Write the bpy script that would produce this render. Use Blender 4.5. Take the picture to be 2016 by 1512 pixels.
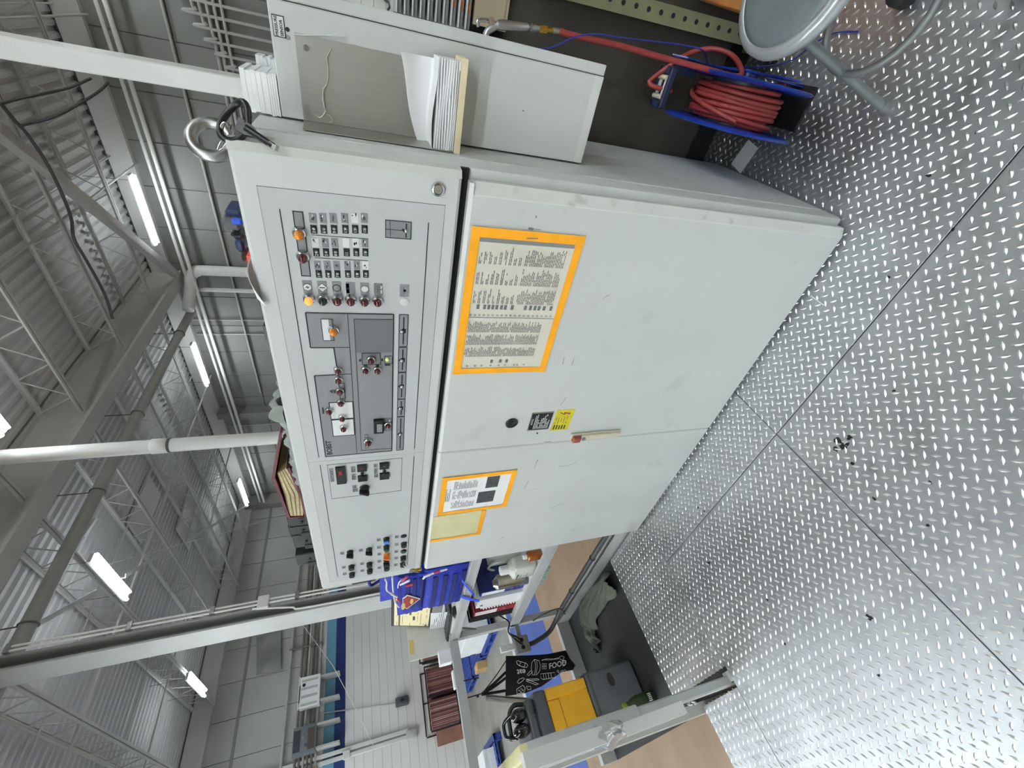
import bpy, bmesh, math, random
from mathutils import Vector, Matrix
random.seed(11)
for _o in list(bpy.data.objects):
    bpy.data.objects.remove(_o)
SC = bpy.context.scene
COL = SC.collection
PI = math.pi

# ------------------------------------------------------------------ camera, world, exposure
FPX = 816.08                                   # focal length in pixels of the 2016 px wide frame
RX = Vector((0.18842699, -0.27441375, -0.94296997))    # picture right in the room (the phone was held sideways)
RD = Vector((-0.75838086, -0.65071341, 0.03782229))    # picture down in the room
RF = Vector((-0.62398216, 0.70800364, -0.33072211))    # viewing direction
CAM = Vector((0.2632, -0.975, 1.5))
cd = bpy.data.cameras.new('camera')
cd.sensor_fit = 'HORIZONTAL'; cd.sensor_width = 36.0
cd.lens = FPX * 36.0 / 2016.0
cd.clip_start = 0.02; cd.clip_end = 100
cam = bpy.data.objects.new('camera', cd); COL.objects.link(cam)
_m = Matrix.Identity(4)
for _i in range(3):
    _m[_i][0] = RX[_i]; _m[_i][1] = -RD[_i]; _m[_i][2] = -RF[_i]; _m[_i][3] = CAM[_i]
cam.matrix_world = _m
SC.camera = cam
w = bpy.data.worlds.new('hall_air'); SC.world = w; w.use_nodes = True
w.node_tree.nodes['Background'].inputs[0].default_value = (0.75, 0.8, 0.85, 1)
w.node_tree.nodes['Background'].inputs[1].default_value = 0.02
SC.view_settings.view_transform = 'Standard'
SC.view_settings.look = 'None'
SC.view_settings.gamma = 1.0
SC.view_settings.use_curve_mapping = False
SC.view_settings.exposure = 0.75
LAMP = 21.0                                     # strength of the tubes of the twin-tube lights in view
FILL_LIGHT = 38.0                                  # strength of the fill lights added out of view to brighten the front

# ------------------------------------------------------------------ measuring helpers (photo point -> point on a real plane)
def ray(p): return RX * (p[0] - 1008) + RD * (p[1] - 756) + RF * FPX
def on(ax, v, p):
    d = ray(p); return CAM + d * ((v - CAM[ax]) / d[ax])
def ony(p, v=0.0): return on(1, v, p)
def onx(p, v): return on(0, v, p)
def onz(p, v=0.0): return on(2, v, p)
def M(ox, oy, s): return lambda x, y: (ox + x / s, oy + y / s)
zA = M(480, 320, 4.582); zB = M(540, 590, 5.6); zC = M(580, 840, 4.447)
zD = M(840, 420, 4.447); zE = M(820, 780, 4.582); zG = M(560, 1290, 6.72)
zH = M(820, 1260, 8.4); zK = M(930, 1060, 10.08); map7 = M(880, 1000, 4.582)
map6 = M(560, 1000, 4.582); zS = M(740, 1080, 8.4); zT = M(900, 1240, 3.6)
map1 = M(0, 0, 3.36); map2 = M(0, 400, 3.36); map3 = M(0, 800, 3.36); map4 = M(0, 1100, 3.6)
map5 = M(360, 0, 4.582); zW = M(1000, 1300, 7.12)

# ------------------------------------------------------------------ materials
def lin(c):
    c = c / 255.0
    return c / 12.92 if c <= 0.04045 else ((c + 0.055) / 1.055) ** 2.4
MATS = {}
def mat(name, rgb, rough=0.5, metal=0.0, var=0.0, vs=6.0, bump=0.0, bs=300.0, spots=0.0, ss=30.0, spot=(60, 58, 54),
        emit=0.0, trans=0.0, stretch=None, coat=0.0, alpha=1.0):
    m = bpy.data.materials.new(name); m.use_nodes = True
    nt = m.node_tree; N = nt.nodes; L = nt.links
    b = N['Principled BSDF']
    col = (lin(rgb[0]), lin(rgb[1]), lin(rgb[2]), 1)
    b.inputs['Base Color'].default_value = col
    b.inputs['Roughness'].default_value = rough
    b.inputs['Metallic'].default_value = metal
    if coat: b.inputs['Coat Weight'].default_value = coat
    if alpha < 1: b.inputs['Alpha'].default_value = alpha
    if trans: b.inputs['Transmission Weight'].default_value = trans
    if emit:
        b.inputs['Emission Color'].default_value = col; b.inputs['Emission Strength'].default_value = emit
    tc = N.new('ShaderNodeTexCoord'); mp = N.new('ShaderNodeMapping')
    L.new(tc.outputs['Object'], mp.inputs['Vector'])
    if stretch: mp.inputs['Scale'].default_value = stretch
    cur = None
    def noise(scale, detail=4.0):
        n = N.new('ShaderNodeTexNoise'); n.inputs['Scale'].default_value = scale; n.inputs['Detail'].default_value = detail
        L.new(mp.outputs['Vector'], n.inputs['Vector']); return n
    if var:
        n = noise(vs)
        r = N.new('ShaderNodeMapRange'); r.inputs['From Min'].default_value = 0.3; r.inputs['From Max'].default_value = 0.7
        r.inputs['To Min'].default_value = 1 - var; r.inputs['To Max'].default_value = 1 + var * 0.6
        L.new(n.outputs['Fac'], r.inputs['Value'])
        mx = N.new('ShaderNodeMix'); mx.data_type = 'RGBA'; mx.blend_type = 'MULTIPLY'; mx.inputs['Factor'].default_value = 1
        mx.inputs[6].default_value = col; L.new(r.outputs['Result'], mx.inputs[7]); cur = mx.outputs[2]
    if spots:
        n = noise(ss, 6.0)
        r = N.new('ShaderNodeMapRange'); r.inputs['From Min'].default_value = 0.64; r.inputs['From Max'].default_value = 0.74
        r.inputs['To Max'].default_value = spots
        L.new(n.outputs['Fac'], r.inputs['Value'])
        mx = N.new('ShaderNodeMix'); mx.data_type = 'RGBA'
        L.new(r.outputs['Result'], mx.inputs['Factor'])
        if cur: L.new(cur, mx.inputs[6])
        else: mx.inputs[6].default_value = col
        mx.inputs[7].default_value = (lin(spot[0]), lin(spot[1]), lin(spot[2]), 1); cur = mx.outputs[2]
    if cur: L.new(cur, b.inputs['Base Color'])
    if bump:
        n = noise(bs, 3.0); bp = N.new('ShaderNodeBump'); bp.inputs['Strength'].default_value = bump; bp.inputs['Distance'].default_value = 0.002
        L.new(n.outputs['Fac'], bp.inputs['Height']); L.new(bp.outputs['Normal'], b.inputs['Normal'])
    MATS[name] = m
    return m

paint = mat('grey_cabinet_paint', (196, 200, 197), 0.5, var=0.05, vs=2.5, bump=0.10, bs=420, spots=0.20, ss=6, spot=(140, 140, 136))
paint_edge = mat('worn_cabinet_edge', (208, 210, 205), 0.45, var=0.05, vs=6, bump=0.08, bs=420, spots=0.25, ss=22, spot=(90, 86, 80))
overlay = mat('silver_grey_overlay', (184, 188, 188), 0.42, var=0.03, vs=3)
print_grey = mat('mid_grey_print', (128, 131, 133), 0.45)
print_dark = mat('dark_grey_print', (104, 107, 109), 0.45)
print_line = mat('black_print', (22, 22, 24), 0.5)
print_white = mat('white_print', (214, 217, 216), 0.45)
print_fade = mat('faded_text_print', (104, 104, 101), 0.6)
black = mat('black_plastic', (24, 25, 27), 0.38)
blackm = mat('matt_black', (16, 16, 17), 0.7)
rubber = mat('black_rubber', (30, 30, 30), 0.8, bump=0.2, bs=200)
chrome = mat('chrome', (205, 206, 208), 0.18, 1.0)
steel = mat('brushed_steel', (176, 175, 168), 0.45, 0.9, var=0.05, vs=4, stretch=(40, 2, 2), spots=0.12, ss=18, spot=(200, 196, 170))
zinc = mat('zinc_plated_steel', (170, 171, 168), 0.38, 1.0, var=0.12, vs=14)
alu = mat('cast_aluminium', (185, 186, 187), 0.33, 1.0, var=0.08, vs=12)
brass = mat('brass', (205, 165, 70), 0.25, 1.0)
tread = mat('aluminium_tread_plate', (190, 194, 197), 0.44, 0.94, var=0.14, vs=7, bump=0.12, bs=90, spots=0.35, ss=9, spot=(110, 108, 104))
lugm = mat('polished_lug', (222, 222, 220), 0.30, 0.85)
deckm = mat('dark_deck_sheet', (36, 37, 39), 0.6, var=0.22, vs=5, spots=0.3, ss=14, spot=(30, 30, 32))
white_paint = mat('white_gloss_paint', (212, 213, 210), 0.38, var=0.04, vs=3, spots=0.16, ss=26, spot=(110, 106, 100))
grey_paint = mat('pale_grey_rail_paint', (176, 179, 178), 0.4, var=0.06, vs=4, spots=0.25, ss=24, spot=(80, 78, 74))
yellow_paint = mat('faded_yellow_paint', (214, 209, 160), 0.45, var=0.08, vs=7, spots=0.2, ss=28, spot=(90, 84, 60))
lamp_amber = mat('amber_lens', (214, 128, 20), 0.18, coat=0.5)
lamp_red = mat('dark_red_lens', (78, 14, 22), 0.16, coat=0.6)
lamp_green = mat('dark_green_lens', (16, 44, 38), 0.16, coat=0.6)
lamp_lit = mat('lit_amber_lens', (255, 176, 90), 0.2, emit=0.3)
led_green = mat('lit_green_diode', (190, 240, 130), 0.3, emit=0.2)
digit_red = mat('red_digits', (150, 26, 40), 0.4, emit=0.5)
blue_lens = mat('blue_lens', (60, 110, 200), 0.25, coat=0.4)
orange_lens = mat('orange_lens', (224, 120, 24), 0.3, coat=0.3)
green_btn = mat('green_button', (30, 84, 62), 0.3, coat=0.3)
tape = mat('orange_tape', (246, 168, 22), 0.5, var=0.08, vs=20, bump=0.12, bs=160)
paper = mat('aged_paper', (212, 211, 196), 0.35, var=0.06, vs=9, coat=0.3, spots=0.12, ss=18, spot=(150, 146, 130))
paper_white = mat('white_paper', (236, 238, 238), 0.6, var=0.03, vs=8)
paper_cream = mat('cream_paper', (218, 208, 172), 0.6, var=0.05, vs=20)
paper_yellow = mat('yellowed_paper', (210, 206, 160), 0.35, var=0.09, vs=12, coat=0.3, spots=0.3, ss=16, spot=(150, 146, 118))
photo_dark = mat('dark_photo_print', (74, 76, 78), 0.5, var=0.35, vs=60)
warn_yellow = mat('warning_yellow', (196, 186, 40), 0.5, var=0.1, vs=30)
warn_red = mat('warning_red', (140, 40, 20), 0.5)
tan_plate = mat('beige_handle_plate', (196, 192, 168), 0.5, var=0.08, vs=20)
red_plastic = mat('dull_red_plastic', (140, 66, 58), 0.5)
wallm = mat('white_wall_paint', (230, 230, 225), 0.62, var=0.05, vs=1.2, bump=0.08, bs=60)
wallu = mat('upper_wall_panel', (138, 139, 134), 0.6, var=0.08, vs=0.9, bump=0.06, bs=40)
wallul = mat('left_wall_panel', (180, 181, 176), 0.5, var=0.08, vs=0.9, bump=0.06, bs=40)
col_paint = mat('grey_white_column_paint', (178, 180, 177), 0.4, var=0.05, vs=3, spots=0.12, ss=20, spot=(120, 118, 112))
stripe_l = mat('light_blue_band', (104, 160, 184), 0.55, var=0.03, vs=2)
stripe_d = mat('dark_blue_band', (32, 52, 118), 0.55, var=0.03, vs=2)
jointm = mat('grey_joint', (150, 150, 146), 0.8)
deck_roof = mat('painted_roof_deck', (216, 218, 218), 0.62, var=0.07, vs=1.0)
beamm = mat('painted_roof_steel', (212, 213, 209), 0.55, var=0.05, vs=2)
pipe_w = mat('white_painted_pipe', (236, 237, 232), 0.5, var=0.05, vs=4)
pipe_g = mat('painted_grey_pipe', (182, 183, 177), 0.55, var=0.08, vs=5)
conduit = mat('dirty_conduit', (120, 116, 108), 0.5, var=0.2, vs=6)
tube = mat('lit_tube', (244, 251, 255), 0.4, emit=LAMP)
fill_tube = mat('lit_fill_tube', (244, 251, 255), 0.4, emit=FILL_LIGHT)

# ------------------------------------------------------------------ mesh building helpers
def V(*a): return Vector(a)
def frame(d):
    d = d.normalized()
    u = d.cross(V(0, 0, 1) if abs(d.z) < 0.9 else V(1, 0, 0)).normalized()
    return u, d.cross(u).normalized()
class MB:
    def __init__(s): s.v = []; s.f = []; s.mi = []; s.cur = 0
    def add(s, vs, fs):
        o = len(s.v); s.v += [Vector(x) for x in vs]
        for f in fs: s.f.append([o + i for i in f]); s.mi.append(s.cur)
        return s
    def m(s, i): s.cur = i; return s
    def obox(s, c, ax, ay, az):
        c = Vector(c); ax, ay, az = Vector(ax), Vector(ay), Vector(az)
        vs = [c + ax * i + ay * j + az * k for i in (-1, 1) for j in (-1, 1) for k in (-1, 1)]
        return s.add(vs, [(0, 1, 3, 2), (4, 6, 7, 5), (0, 4, 5, 1), (2, 3, 7, 6), (0, 2, 6, 4), (1, 5, 7, 3)])
    def box(s, x0, x1, y0, y1, z0, z1):
        if x1 < x0: x0, x1 = x1, x0
        if y1 < y0: y0, y1 = y1, y0
        if z1 < z0: z0, z1 = z1, z0
        return s.obox(((x0 + x1) / 2, (y0 + y1) / 2, (z0 + z1) / 2), ((x1 - x0) / 2, 0, 0), (0, (y1 - y0) / 2, 0), (0, 0, (z1 - z0) / 2))
    def rbox(s, x0, x1, y0, y1, z0, z1, r=0.01, seg=2, mat4=None):
        bm = bmesh.new(); bmesh.ops.create_cube(bm, size=1)
        for v in bm.verts:
            v.co = V((x0 + x1) / 2 + v.co.x * abs(x1 - x0), (y0 + y1) / 2 + v.co.y * abs(y1 - y0), (z0 + z1) / 2 + v.co.z * abs(z1 - z0))
        bmesh.ops.bevel(bm, geom=bm.edges[:], offset=r, segments=seg, profile=0.5, affect='EDGES')
        bm.verts.index_update()
        vs = [(mat4 @ v.co if mat4 else v.co.copy()) for v in bm.verts]
        s.add(vs, [[v.index for v in f.verts] for f in bm.faces]); bm.free(); return s
    def cyl(s, p0, p1, r0, r1=None, seg=14, caps=True):
        p0, p1 = Vector(p0), Vector(p1); r1 = r0 if r1 is None else r1
        u, w_ = frame(p1 - p0); vs = []
        for k in range(seg):
            a = 2 * PI * k / seg; e = u * math.cos(a) + w_ * math.sin(a)
            vs += [p0 + e * r0, p1 + e * r1]
        fs = [(2 * k, 2 * ((k + 1) % seg), 2 * ((k + 1) % seg) + 1, 2 * k + 1) for k in range(seg)]
        if caps: fs += [[2 * k for k in range(seg)][::-1], [2 * k + 1 for k in range(seg)]]
        return s.add(vs, fs)
    def lathe(s, prof, org, axis, seg=16):
        org = Vector(org); axis = Vector(axis).normalized(); u, w_ = frame(axis); vs = []; n = len(prof)
        for r, h in prof:
            for k in range(seg):
                a = 2 * PI * k / seg
                vs.append(org + axis * h + (u * math.cos(a) + w_ * math.sin(a)) * max(r, 1e-5))
        fs = [(i * seg + k, i * seg + (k + 1) % seg, (i + 1) * seg + (k + 1) % seg, (i + 1) * seg + k) for i in range(n - 1) for k in range(seg)]
        fs.append(list(range(seg))[::-1]); fs.append([(n - 1) * seg + k for k in range(seg)])
        return s.add(vs, fs)
    def tube(s, pts, r, seg=8, closed=False, flat=1.0):
        pts = [Vector(p) for p in pts]; n = len(pts); vs = []
        u = None
        for i in range(n):
            a = pts[i - 1] if (i > 0 or closed) else pts[i]; b = pts[(i + 1) % n] if (i < n - 1 or closed) else pts[i]
            d = (b - a).normalized()
            if u is None: u = frame(d)[0]
            u = (u - d * u.dot(d)).normalized(); w_ = d.cross(u)
            for k in range(seg):
                t = 2 * PI * k / seg; vs.append(pts[i] + u * math.cos(t) * r + w_ * math.sin(t) * r * flat)
        fs = []
        for i in range(n if closed else n - 1):
            j = (i + 1) % n
            for k in range(seg): fs.append((i * seg + k, i * seg + (k + 1) % seg, j * seg + (k + 1) % seg, j * seg + k))
        if not closed: fs += [list(range(seg))[::-1], [(n - 1) * seg + k for k in range(seg)]]
        return s.add(vs, fs)
    def torus(s, c, axis, R, r, seg=28, sg=10):
        u, w_ = frame(Vector(axis)); c = Vector(c)
        return s.tube([c + (u * math.cos(2 * PI * k / seg) + w_ * math.sin(2 * PI * k / seg)) * R for k in range(seg)], r, sg, True)
    def prism(s, poly, ext):
        n = len(poly); ext = Vector(ext); vs = [Vector(p) for p in poly] + [Vector(p) + ext for p in poly]
        return s.add(vs, [list(range(n))[::-1], list(range(n, 2 * n))] + [(i, (i + 1) % n, n + (i + 1) % n, n + i) for i in range(n)])
    def ball(s, c, r, seg=12, rings=8):
        c = Vector(c); r = Vector(r) if hasattr(r, '__len__') else V(r, r, r); vs = []
        for i in range(rings + 1):
            t = PI * i / rings
            for k in range(seg):
                a = 2 * PI * k / seg
                vs.append(c + V(r.x * max(math.sin(t), 1e-3) * math.cos(a), r.y * max(math.sin(t), 1e-3) * math.sin(a), r.z * math.cos(t)))
        return s.add(vs, [(i * seg + k, (i + 1) * seg + k, (i + 1) * seg + (k + 1) % seg, i * seg + (k + 1) % seg) for i in range(rings) for k in range(seg)])
    def grid(s, fn, nu, nv, thick=None):
        vs = [fn(i / nu, j / nv) for i in range(nu + 1) for j in range(nv + 1)]
        q = lambda i, j: i * (nv + 1) + j
        fs = [(q(i, j), q(i + 1, j), q(i + 1, j + 1), q(i, j + 1)) for i in range(nu) for j in range(nv)]
        s.add(vs, fs)
        if thick:
            t = Vector(thick); n = len(vs)
            s.add([Vector(v) + t for v in vs], [f[::-1] for f in fs])
            rim = [q(i, 0) for i in range(nu)] + [q(nu, j) for j in range(nv)] + [q(i, nv) for i in range(nu, 0, -1)] + [q(0, j) for j in range(nv, 0, -1)]
            o = len(s.v) - 2 * n
            for a, b in zip(rim, rim[1:] + rim[:1]):
                s.f.append([o + b, o + a, o + a + n, o + b + n]); s.mi.append(s.cur)
        return s
    def build(s, name, m, parent=None, smooth=40, org=None, kind=None):
        me = bpy.data.meshes.new(name)
        off = V(0, 0, 0)
        if parent is not None: off = root_loc(parent)
        elif org is not None: off = Vector(org)
        me.from_pydata([v - off for v in s.v], [], s.f)
        ms = m if isinstance(m, (list, tuple)) else [m]
        for k in ms: me.materials.append(k)
        if len(ms) > 1: me.polygons.foreach_set('material_index', s.mi)
        bm = bmesh.new(); bm.from_mesh(me); bmesh.ops.recalc_face_normals(bm, faces=bm.faces[:]); bm.to_mesh(me); bm.free()
        if smooth:
            me.polygons.foreach_set('use_smooth', [True] * len(me.polygons)); me.set_sharp_from_angle(angle=math.radians(smooth))
        o = bpy.data.objects.new(name, me); COL.objects.link(o)
        if parent is not None: o.parent = parent
        elif org is not None: o.location = off
        if kind: o['kind'] = kind
        return o
def build_split(mb, name, m, parent, smooth=0):
    n = len(mb.v); root = list(range(n))
    def find(a):
        while root[a] != a: root[a] = root[root[a]]; a = root[a]
        return a
    for f in mb.f:
        for i in f[1:]: root[find(i)] = find(f[0])
    groups = {}
    for f in mb.f: groups.setdefault(find(f[0]), []).append(f)
    for fs in groups.values():
        ids = sorted({i for f in fs for i in f}); mp = {v: k for k, v in enumerate(ids)}
        MB().add([mb.v[i] for i in ids], [[mp[i] for i in f] for f in fs]).build(name, m, parent, smooth)
def root_loc(o):
    l = Vector(o.location)
    while o.parent is not None: o = o.parent; l += Vector(o.location)
    return l
def tag(o, label, cat, group=None):
    o['label'] = label; o['category'] = cat
    if group: o['group'] = group
    return o
def thing(name, label, cat, loc, group=None):
    o = bpy.data.objects.new(name, None); COL.objects.link(o); o.location = Vector(loc); o.empty_display_size = 0.05
    return tag(o, label, cat, group)
def struct(o): o['kind'] = 'structure'; return o
def kids(o): return [c for c in bpy.data.objects if c.parent == o]
def copy_tree(o, delta=(0, 0, 0), parent=None):
    c = o.copy(); COL.objects.link(c)
    if parent is not None: c.parent = parent
    c.location = Vector(o.location) + Vector(delta)
    for ch in kids(o): copy_tree(ch, (0, 0, 0), c)
    return c
def arc(c, u, v, r, a0, a1, n):
    c, u, v = Vector(c), Vector(u), Vector(v)
    return [c + u * (r * math.cos(a0 + (a1 - a0) * i / n)) + v * (r * math.sin(a0 + (a1 - a0) * i / n)) for i in range(n + 1)]
def smoothpts(pts, n=6):
    pts = [Vector(p) for p in pts]; out = []
    for i in range(len(pts) - 1):
        p0 = pts[max(i - 1, 0)]; p1 = pts[i]; p2 = pts[i + 1]; p3 = pts[min(i + 2, len(pts) - 1)]
        for k in range(n):
            t = k / n
            out.append(0.5 * ((2 * p1) + (p2 - p0) * t + (2 * p0 - 5 * p1 + 4 * p2 - p3) * t * t + (3 * p1 - p0 - 3 * p2 + p3) * t ** 3))
    return out + [pts[-1]]
def letters(txt, size, pos, xd, yd, m, parent, name='lettering', align='LEFT', ext=0.0004, bold=0.0):
    cu = bpy.data.curves.new('t', 'FONT'); cu.body = txt; cu.size = size; cu.extrude = ext; cu.align_x = align; cu.align_y = 'CENTER'
    cu.resolution_u = 2; cu.offset = bold
    ob = bpy.data.objects.new('t', cu); COL.objects.link(ob)
    bpy.context.view_layer.update()
    me = bpy.data.meshes.new_from_object(ob.evaluated_get(bpy.context.evaluated_depsgraph_get()))
    bpy.data.objects.remove(ob); bpy.data.curves.remove(cu)
    xd = Vector(xd).normalized(); yd = Vector(yd).normalized(); zd = xd.cross(yd)
    off = Vector(pos) - (root_loc(parent) if parent is not None else V(0, 0, 0))
    for v in me.vertices: v.co = off + xd * v.co.x + yd * v.co.y + zd * v.co.z
    me.materials.clear(); me.materials.append(m); me.name = name
    o = bpy.data.objects.new(name, me); COL.objects.link(o)
    if parent is not None: o.parent = parent
    return o
# boxes of print on the plane Y = y (they face the viewer, -Y)
def fr(mb, p, q, y, t=0.0008):
    a = ony(p, 0); b = ony(q, 0)
    return mb.box(a.x, b.x, y - t, y, a.z, b.z)
def fline(mb, p, q, y, wd=0.0018, t=0.0006):
    a = ony(p, 0); b = ony(q, 0); d = (b - a); n = d.normalized().cross(V(0, 1, 0)) * wd / 2
    return mb.obox(((a + b) / 2) + V(0, y - t / 2, 0), d / 2, n, (0, t / 2, 0))
def frim(mb, p, q, y, wd=0.0018):
    a = ony(p, 0); b = ony(q, 0); x0, x1 = sorted((a.x, b.x)); zz0, zz1 = sorted((a.z, b.z)); t = 0.0006
    mb.box(x0, x1, y - t, y, zz0, zz0 + wd); mb.box(x0, x1, y - t, y, zz1 - wd, zz1)
    mb.box(x0, x0 + wd, y - t, y, zz0, zz1); return mb.box(x1 - wd, x1, y - t, y, zz0, zz1)
def words(mb, x0, x1, z0, z1, y, row=0.006, hh=0.45, wmin=0.006, wmax=0.02, fill=0.9, t=0.0003):
    z = z1
    while z - row > z0:
        x = x0; lim = x0 + (x1 - x0) * (0.45 + 0.55 * random.random())
        while x < lim:
            l = random.uniform(wmin, wmax)
            if x + l > x1: break
            if random.random() < fill: mb.box(x, x + l, y - t, y, z - row * hh, z)
            x += l + row * 0.35
        z -= row
    return mb

# ------------------------------------------------------------------ the hall: floor, walls, roof
ZF = -0.6; ZC = 5.65; XL = -13.0; YB = 8.73
def floor_material():
    m = bpy.data.materials.new('painted_concrete_floor'); m.use_nodes = True; nt = m.node_tree; N = nt.nodes; L = nt.links
    b = N['Principled BSDF']; tc = N.new('ShaderNodeTexCoord'); sp = N.new('ShaderNodeSeparateXYZ'); L.new(tc.outputs['Object'], sp.inputs[0])
    def gt(v):
        k = N.new('ShaderNodeMath'); k.operation = 'GREATER_THAN'; L.new(sp.outputs['X'], k.inputs[0]); k.inputs[1].default_value = v; return k.outputs[0]
    n = N.new('ShaderNodeTexNoise'); n.inputs['Scale'].default_value = 2.5; n.inputs['Detail'].default_value = 6; L.new(tc.outputs['Object'], n.inputs['Vector'])
    def c(r, g, bb): return (lin(r), lin(g), lin(bb), 1)
    prev = c(146, 145, 136)
    for x, col in ((-7.36, c(214, 214, 208)), (-7.2, c(70, 92, 160)), (-5.5, c(152, 128, 104))):
        mx = N.new('ShaderNodeMix'); mx.data_type = 'RGBA'; L.new(gt(x), mx.inputs['Factor'])
        if isinstance(prev, tuple): mx.inputs[6].default_value = prev
        else: L.new(prev, mx.inputs[6])
        mx.inputs[7].default_value = col; prev = mx.outputs[2]
    mr = N.new('ShaderNodeMapRange'); mr.inputs['From Min'].default_value = 0.3; mr.inputs['From Max'].default_value = 0.7
    mr.inputs['To Min'].default_value = 0.78; mr.inputs['To Max'].default_value = 1.08; L.new(n.outputs['Fac'], mr.inputs['Value'])
    mm = N.new('ShaderNodeMix'); mm.data_type = 'RGBA'; mm.blend_type = 'MULTIPLY'; mm.inputs['Factor'].default_value = 1
    L.new(prev, mm.inputs[6]); L.new(mr.outputs['Result'], mm.inputs[7])
    # scuffs and scratches of their own
    mp = N.new('ShaderNodeMapping'); mp.inputs['Scale'].default_value = (18, 3, 1); mp.inputs['Rotation'].default_value = (0, 0, 0.4); L.new(tc.outputs['Object'], mp.inputs['Vector'])
    n2 = N.new('ShaderNodeTexNoise'); n2.inputs['Scale'].default_value = 1.6; n2.inputs['Detail'].default_value = 5; L.new(mp.outputs['Vector'], n2.inputs['Vector'])
    r2 = N.new('ShaderNodeMapRange'); r2.inputs['From Min'].default_value = 0.66; r2.inputs['From Max'].default_value = 0.74; r2.inputs['To Max'].default_value = 0.55; L.new(n2.outputs['Fac'], r2.inputs['Value'])
    m3 = N.new('ShaderNodeMix'); m3.data_type = 'RGBA'; L.new(r2.outputs['Result'], m3.inputs['Factor']); L.new(mm.outputs[2], m3.inputs[6]); m3.inputs[7].default_value = c(84, 76, 68)
    L.new(m3.outputs[2], b.inputs['Base Color']); b.inputs['Roughness'].default_value = 0.5
    return m
struct(MB().box(XL, 9, -12, YB, ZF - 0.2, ZF).build('floor', floor_material(), smooth=0))

wl = struct(MB().box(XL - 0.25, XL - 0.03, -12, YB, ZF, ZC + 0.1).build('wall_left', jointm, smooth=0))
def course(z0, z1, m, name, x=XL):
    return MB().rbox(x - 0.028, x, -6, YB - 0.001, z0 + 0.0025, z1 - 0.0025, 0.003, 1).build(name, m, wl, 30)
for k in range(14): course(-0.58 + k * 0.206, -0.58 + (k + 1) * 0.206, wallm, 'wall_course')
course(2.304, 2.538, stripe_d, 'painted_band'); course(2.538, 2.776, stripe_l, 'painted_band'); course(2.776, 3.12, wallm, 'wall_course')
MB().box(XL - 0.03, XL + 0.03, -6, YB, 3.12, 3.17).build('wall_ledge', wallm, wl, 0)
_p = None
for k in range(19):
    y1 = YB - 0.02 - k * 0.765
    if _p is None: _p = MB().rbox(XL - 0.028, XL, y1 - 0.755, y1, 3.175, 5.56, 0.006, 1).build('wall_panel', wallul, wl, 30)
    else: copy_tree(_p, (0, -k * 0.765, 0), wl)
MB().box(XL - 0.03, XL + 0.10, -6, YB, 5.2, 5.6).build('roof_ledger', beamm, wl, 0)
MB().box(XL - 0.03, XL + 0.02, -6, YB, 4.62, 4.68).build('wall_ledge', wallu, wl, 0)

wb = struct(MB().box(XL, 9, YB + 0.03, YB + 0.25, ZF, ZC + 0.1).build('wall_back', jointm, smooth=0))
_p = _q = None
for k in range(19):
    x0 = XL + 0.03 + k * 0.765
    if _p is None:
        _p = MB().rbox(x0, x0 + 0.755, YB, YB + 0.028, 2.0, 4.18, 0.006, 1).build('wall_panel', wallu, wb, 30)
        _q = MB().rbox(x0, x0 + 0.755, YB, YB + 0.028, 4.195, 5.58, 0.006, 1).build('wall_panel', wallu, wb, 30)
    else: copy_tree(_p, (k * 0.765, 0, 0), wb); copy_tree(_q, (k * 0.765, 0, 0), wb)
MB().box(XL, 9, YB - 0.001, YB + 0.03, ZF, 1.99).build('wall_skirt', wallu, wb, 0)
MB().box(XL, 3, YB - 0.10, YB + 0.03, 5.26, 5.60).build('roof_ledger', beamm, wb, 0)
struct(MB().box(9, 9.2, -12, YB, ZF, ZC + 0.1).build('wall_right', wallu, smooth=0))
struct(MB().box(XL, 9, -12.2, -12, ZF, ZC + 0.1).build('wall_front', wallu, smooth=0))

cz = MB(); prof = []; x = XL
while x < 9:
    prof += [(x, ZC), (x + 0.055, ZC), (x + 0.075, ZC + 0.045), (x + 0.13, ZC + 0.045)]; x += 0.1524
cz.add([V(px, y, pz) for px, pz in prof for y in (-12, YB)], [(2 * i, 2 * i + 2, 2 * i + 3, 2 * i + 1) for i in range(len(prof) - 1)])
cz.box(XL, 9, -12, YB, ZC + 0.07, ZC + 0.15)
roof = struct(cz.build('ceiling', deck_roof, smooth=0))
gd = MB(); gd.box(-4.76, -4.74, -12, YB - 0.1, 5.12, ZC - 0.01); gd.box(-4.66, -4.92, -12, YB - 0.1, 5.08, 5.12); gd.box(-4.66, -4.92, -12, YB - 0.1, ZC - 0.02, ZC - 0.002)
gd.box(-4.93, -4.90, -12, YB - 0.1, 5.12, ZC - 0.01)
gd.build('roof_girder', beamm, roof, 0)
JZ0, JZ1 = 5.16, 5.61
def joist(y, x0, x1):
    mb = MB()
    for z, s in ((JZ1, -1), (JZ0, 1)):
        for t in (-1, 1):
            mb.box(x0, x1, y + t * 0.008, y + t * 0.045, z - 0.003, z + 0.003)
            mb.box(x0, x1, y + t * 0.008, y + t * 0.014, z, z + s * 0.04)
    j = mb.build('roof_joist', beamm, roof, 0)
    return j
_n = 14; _w = []
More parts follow.
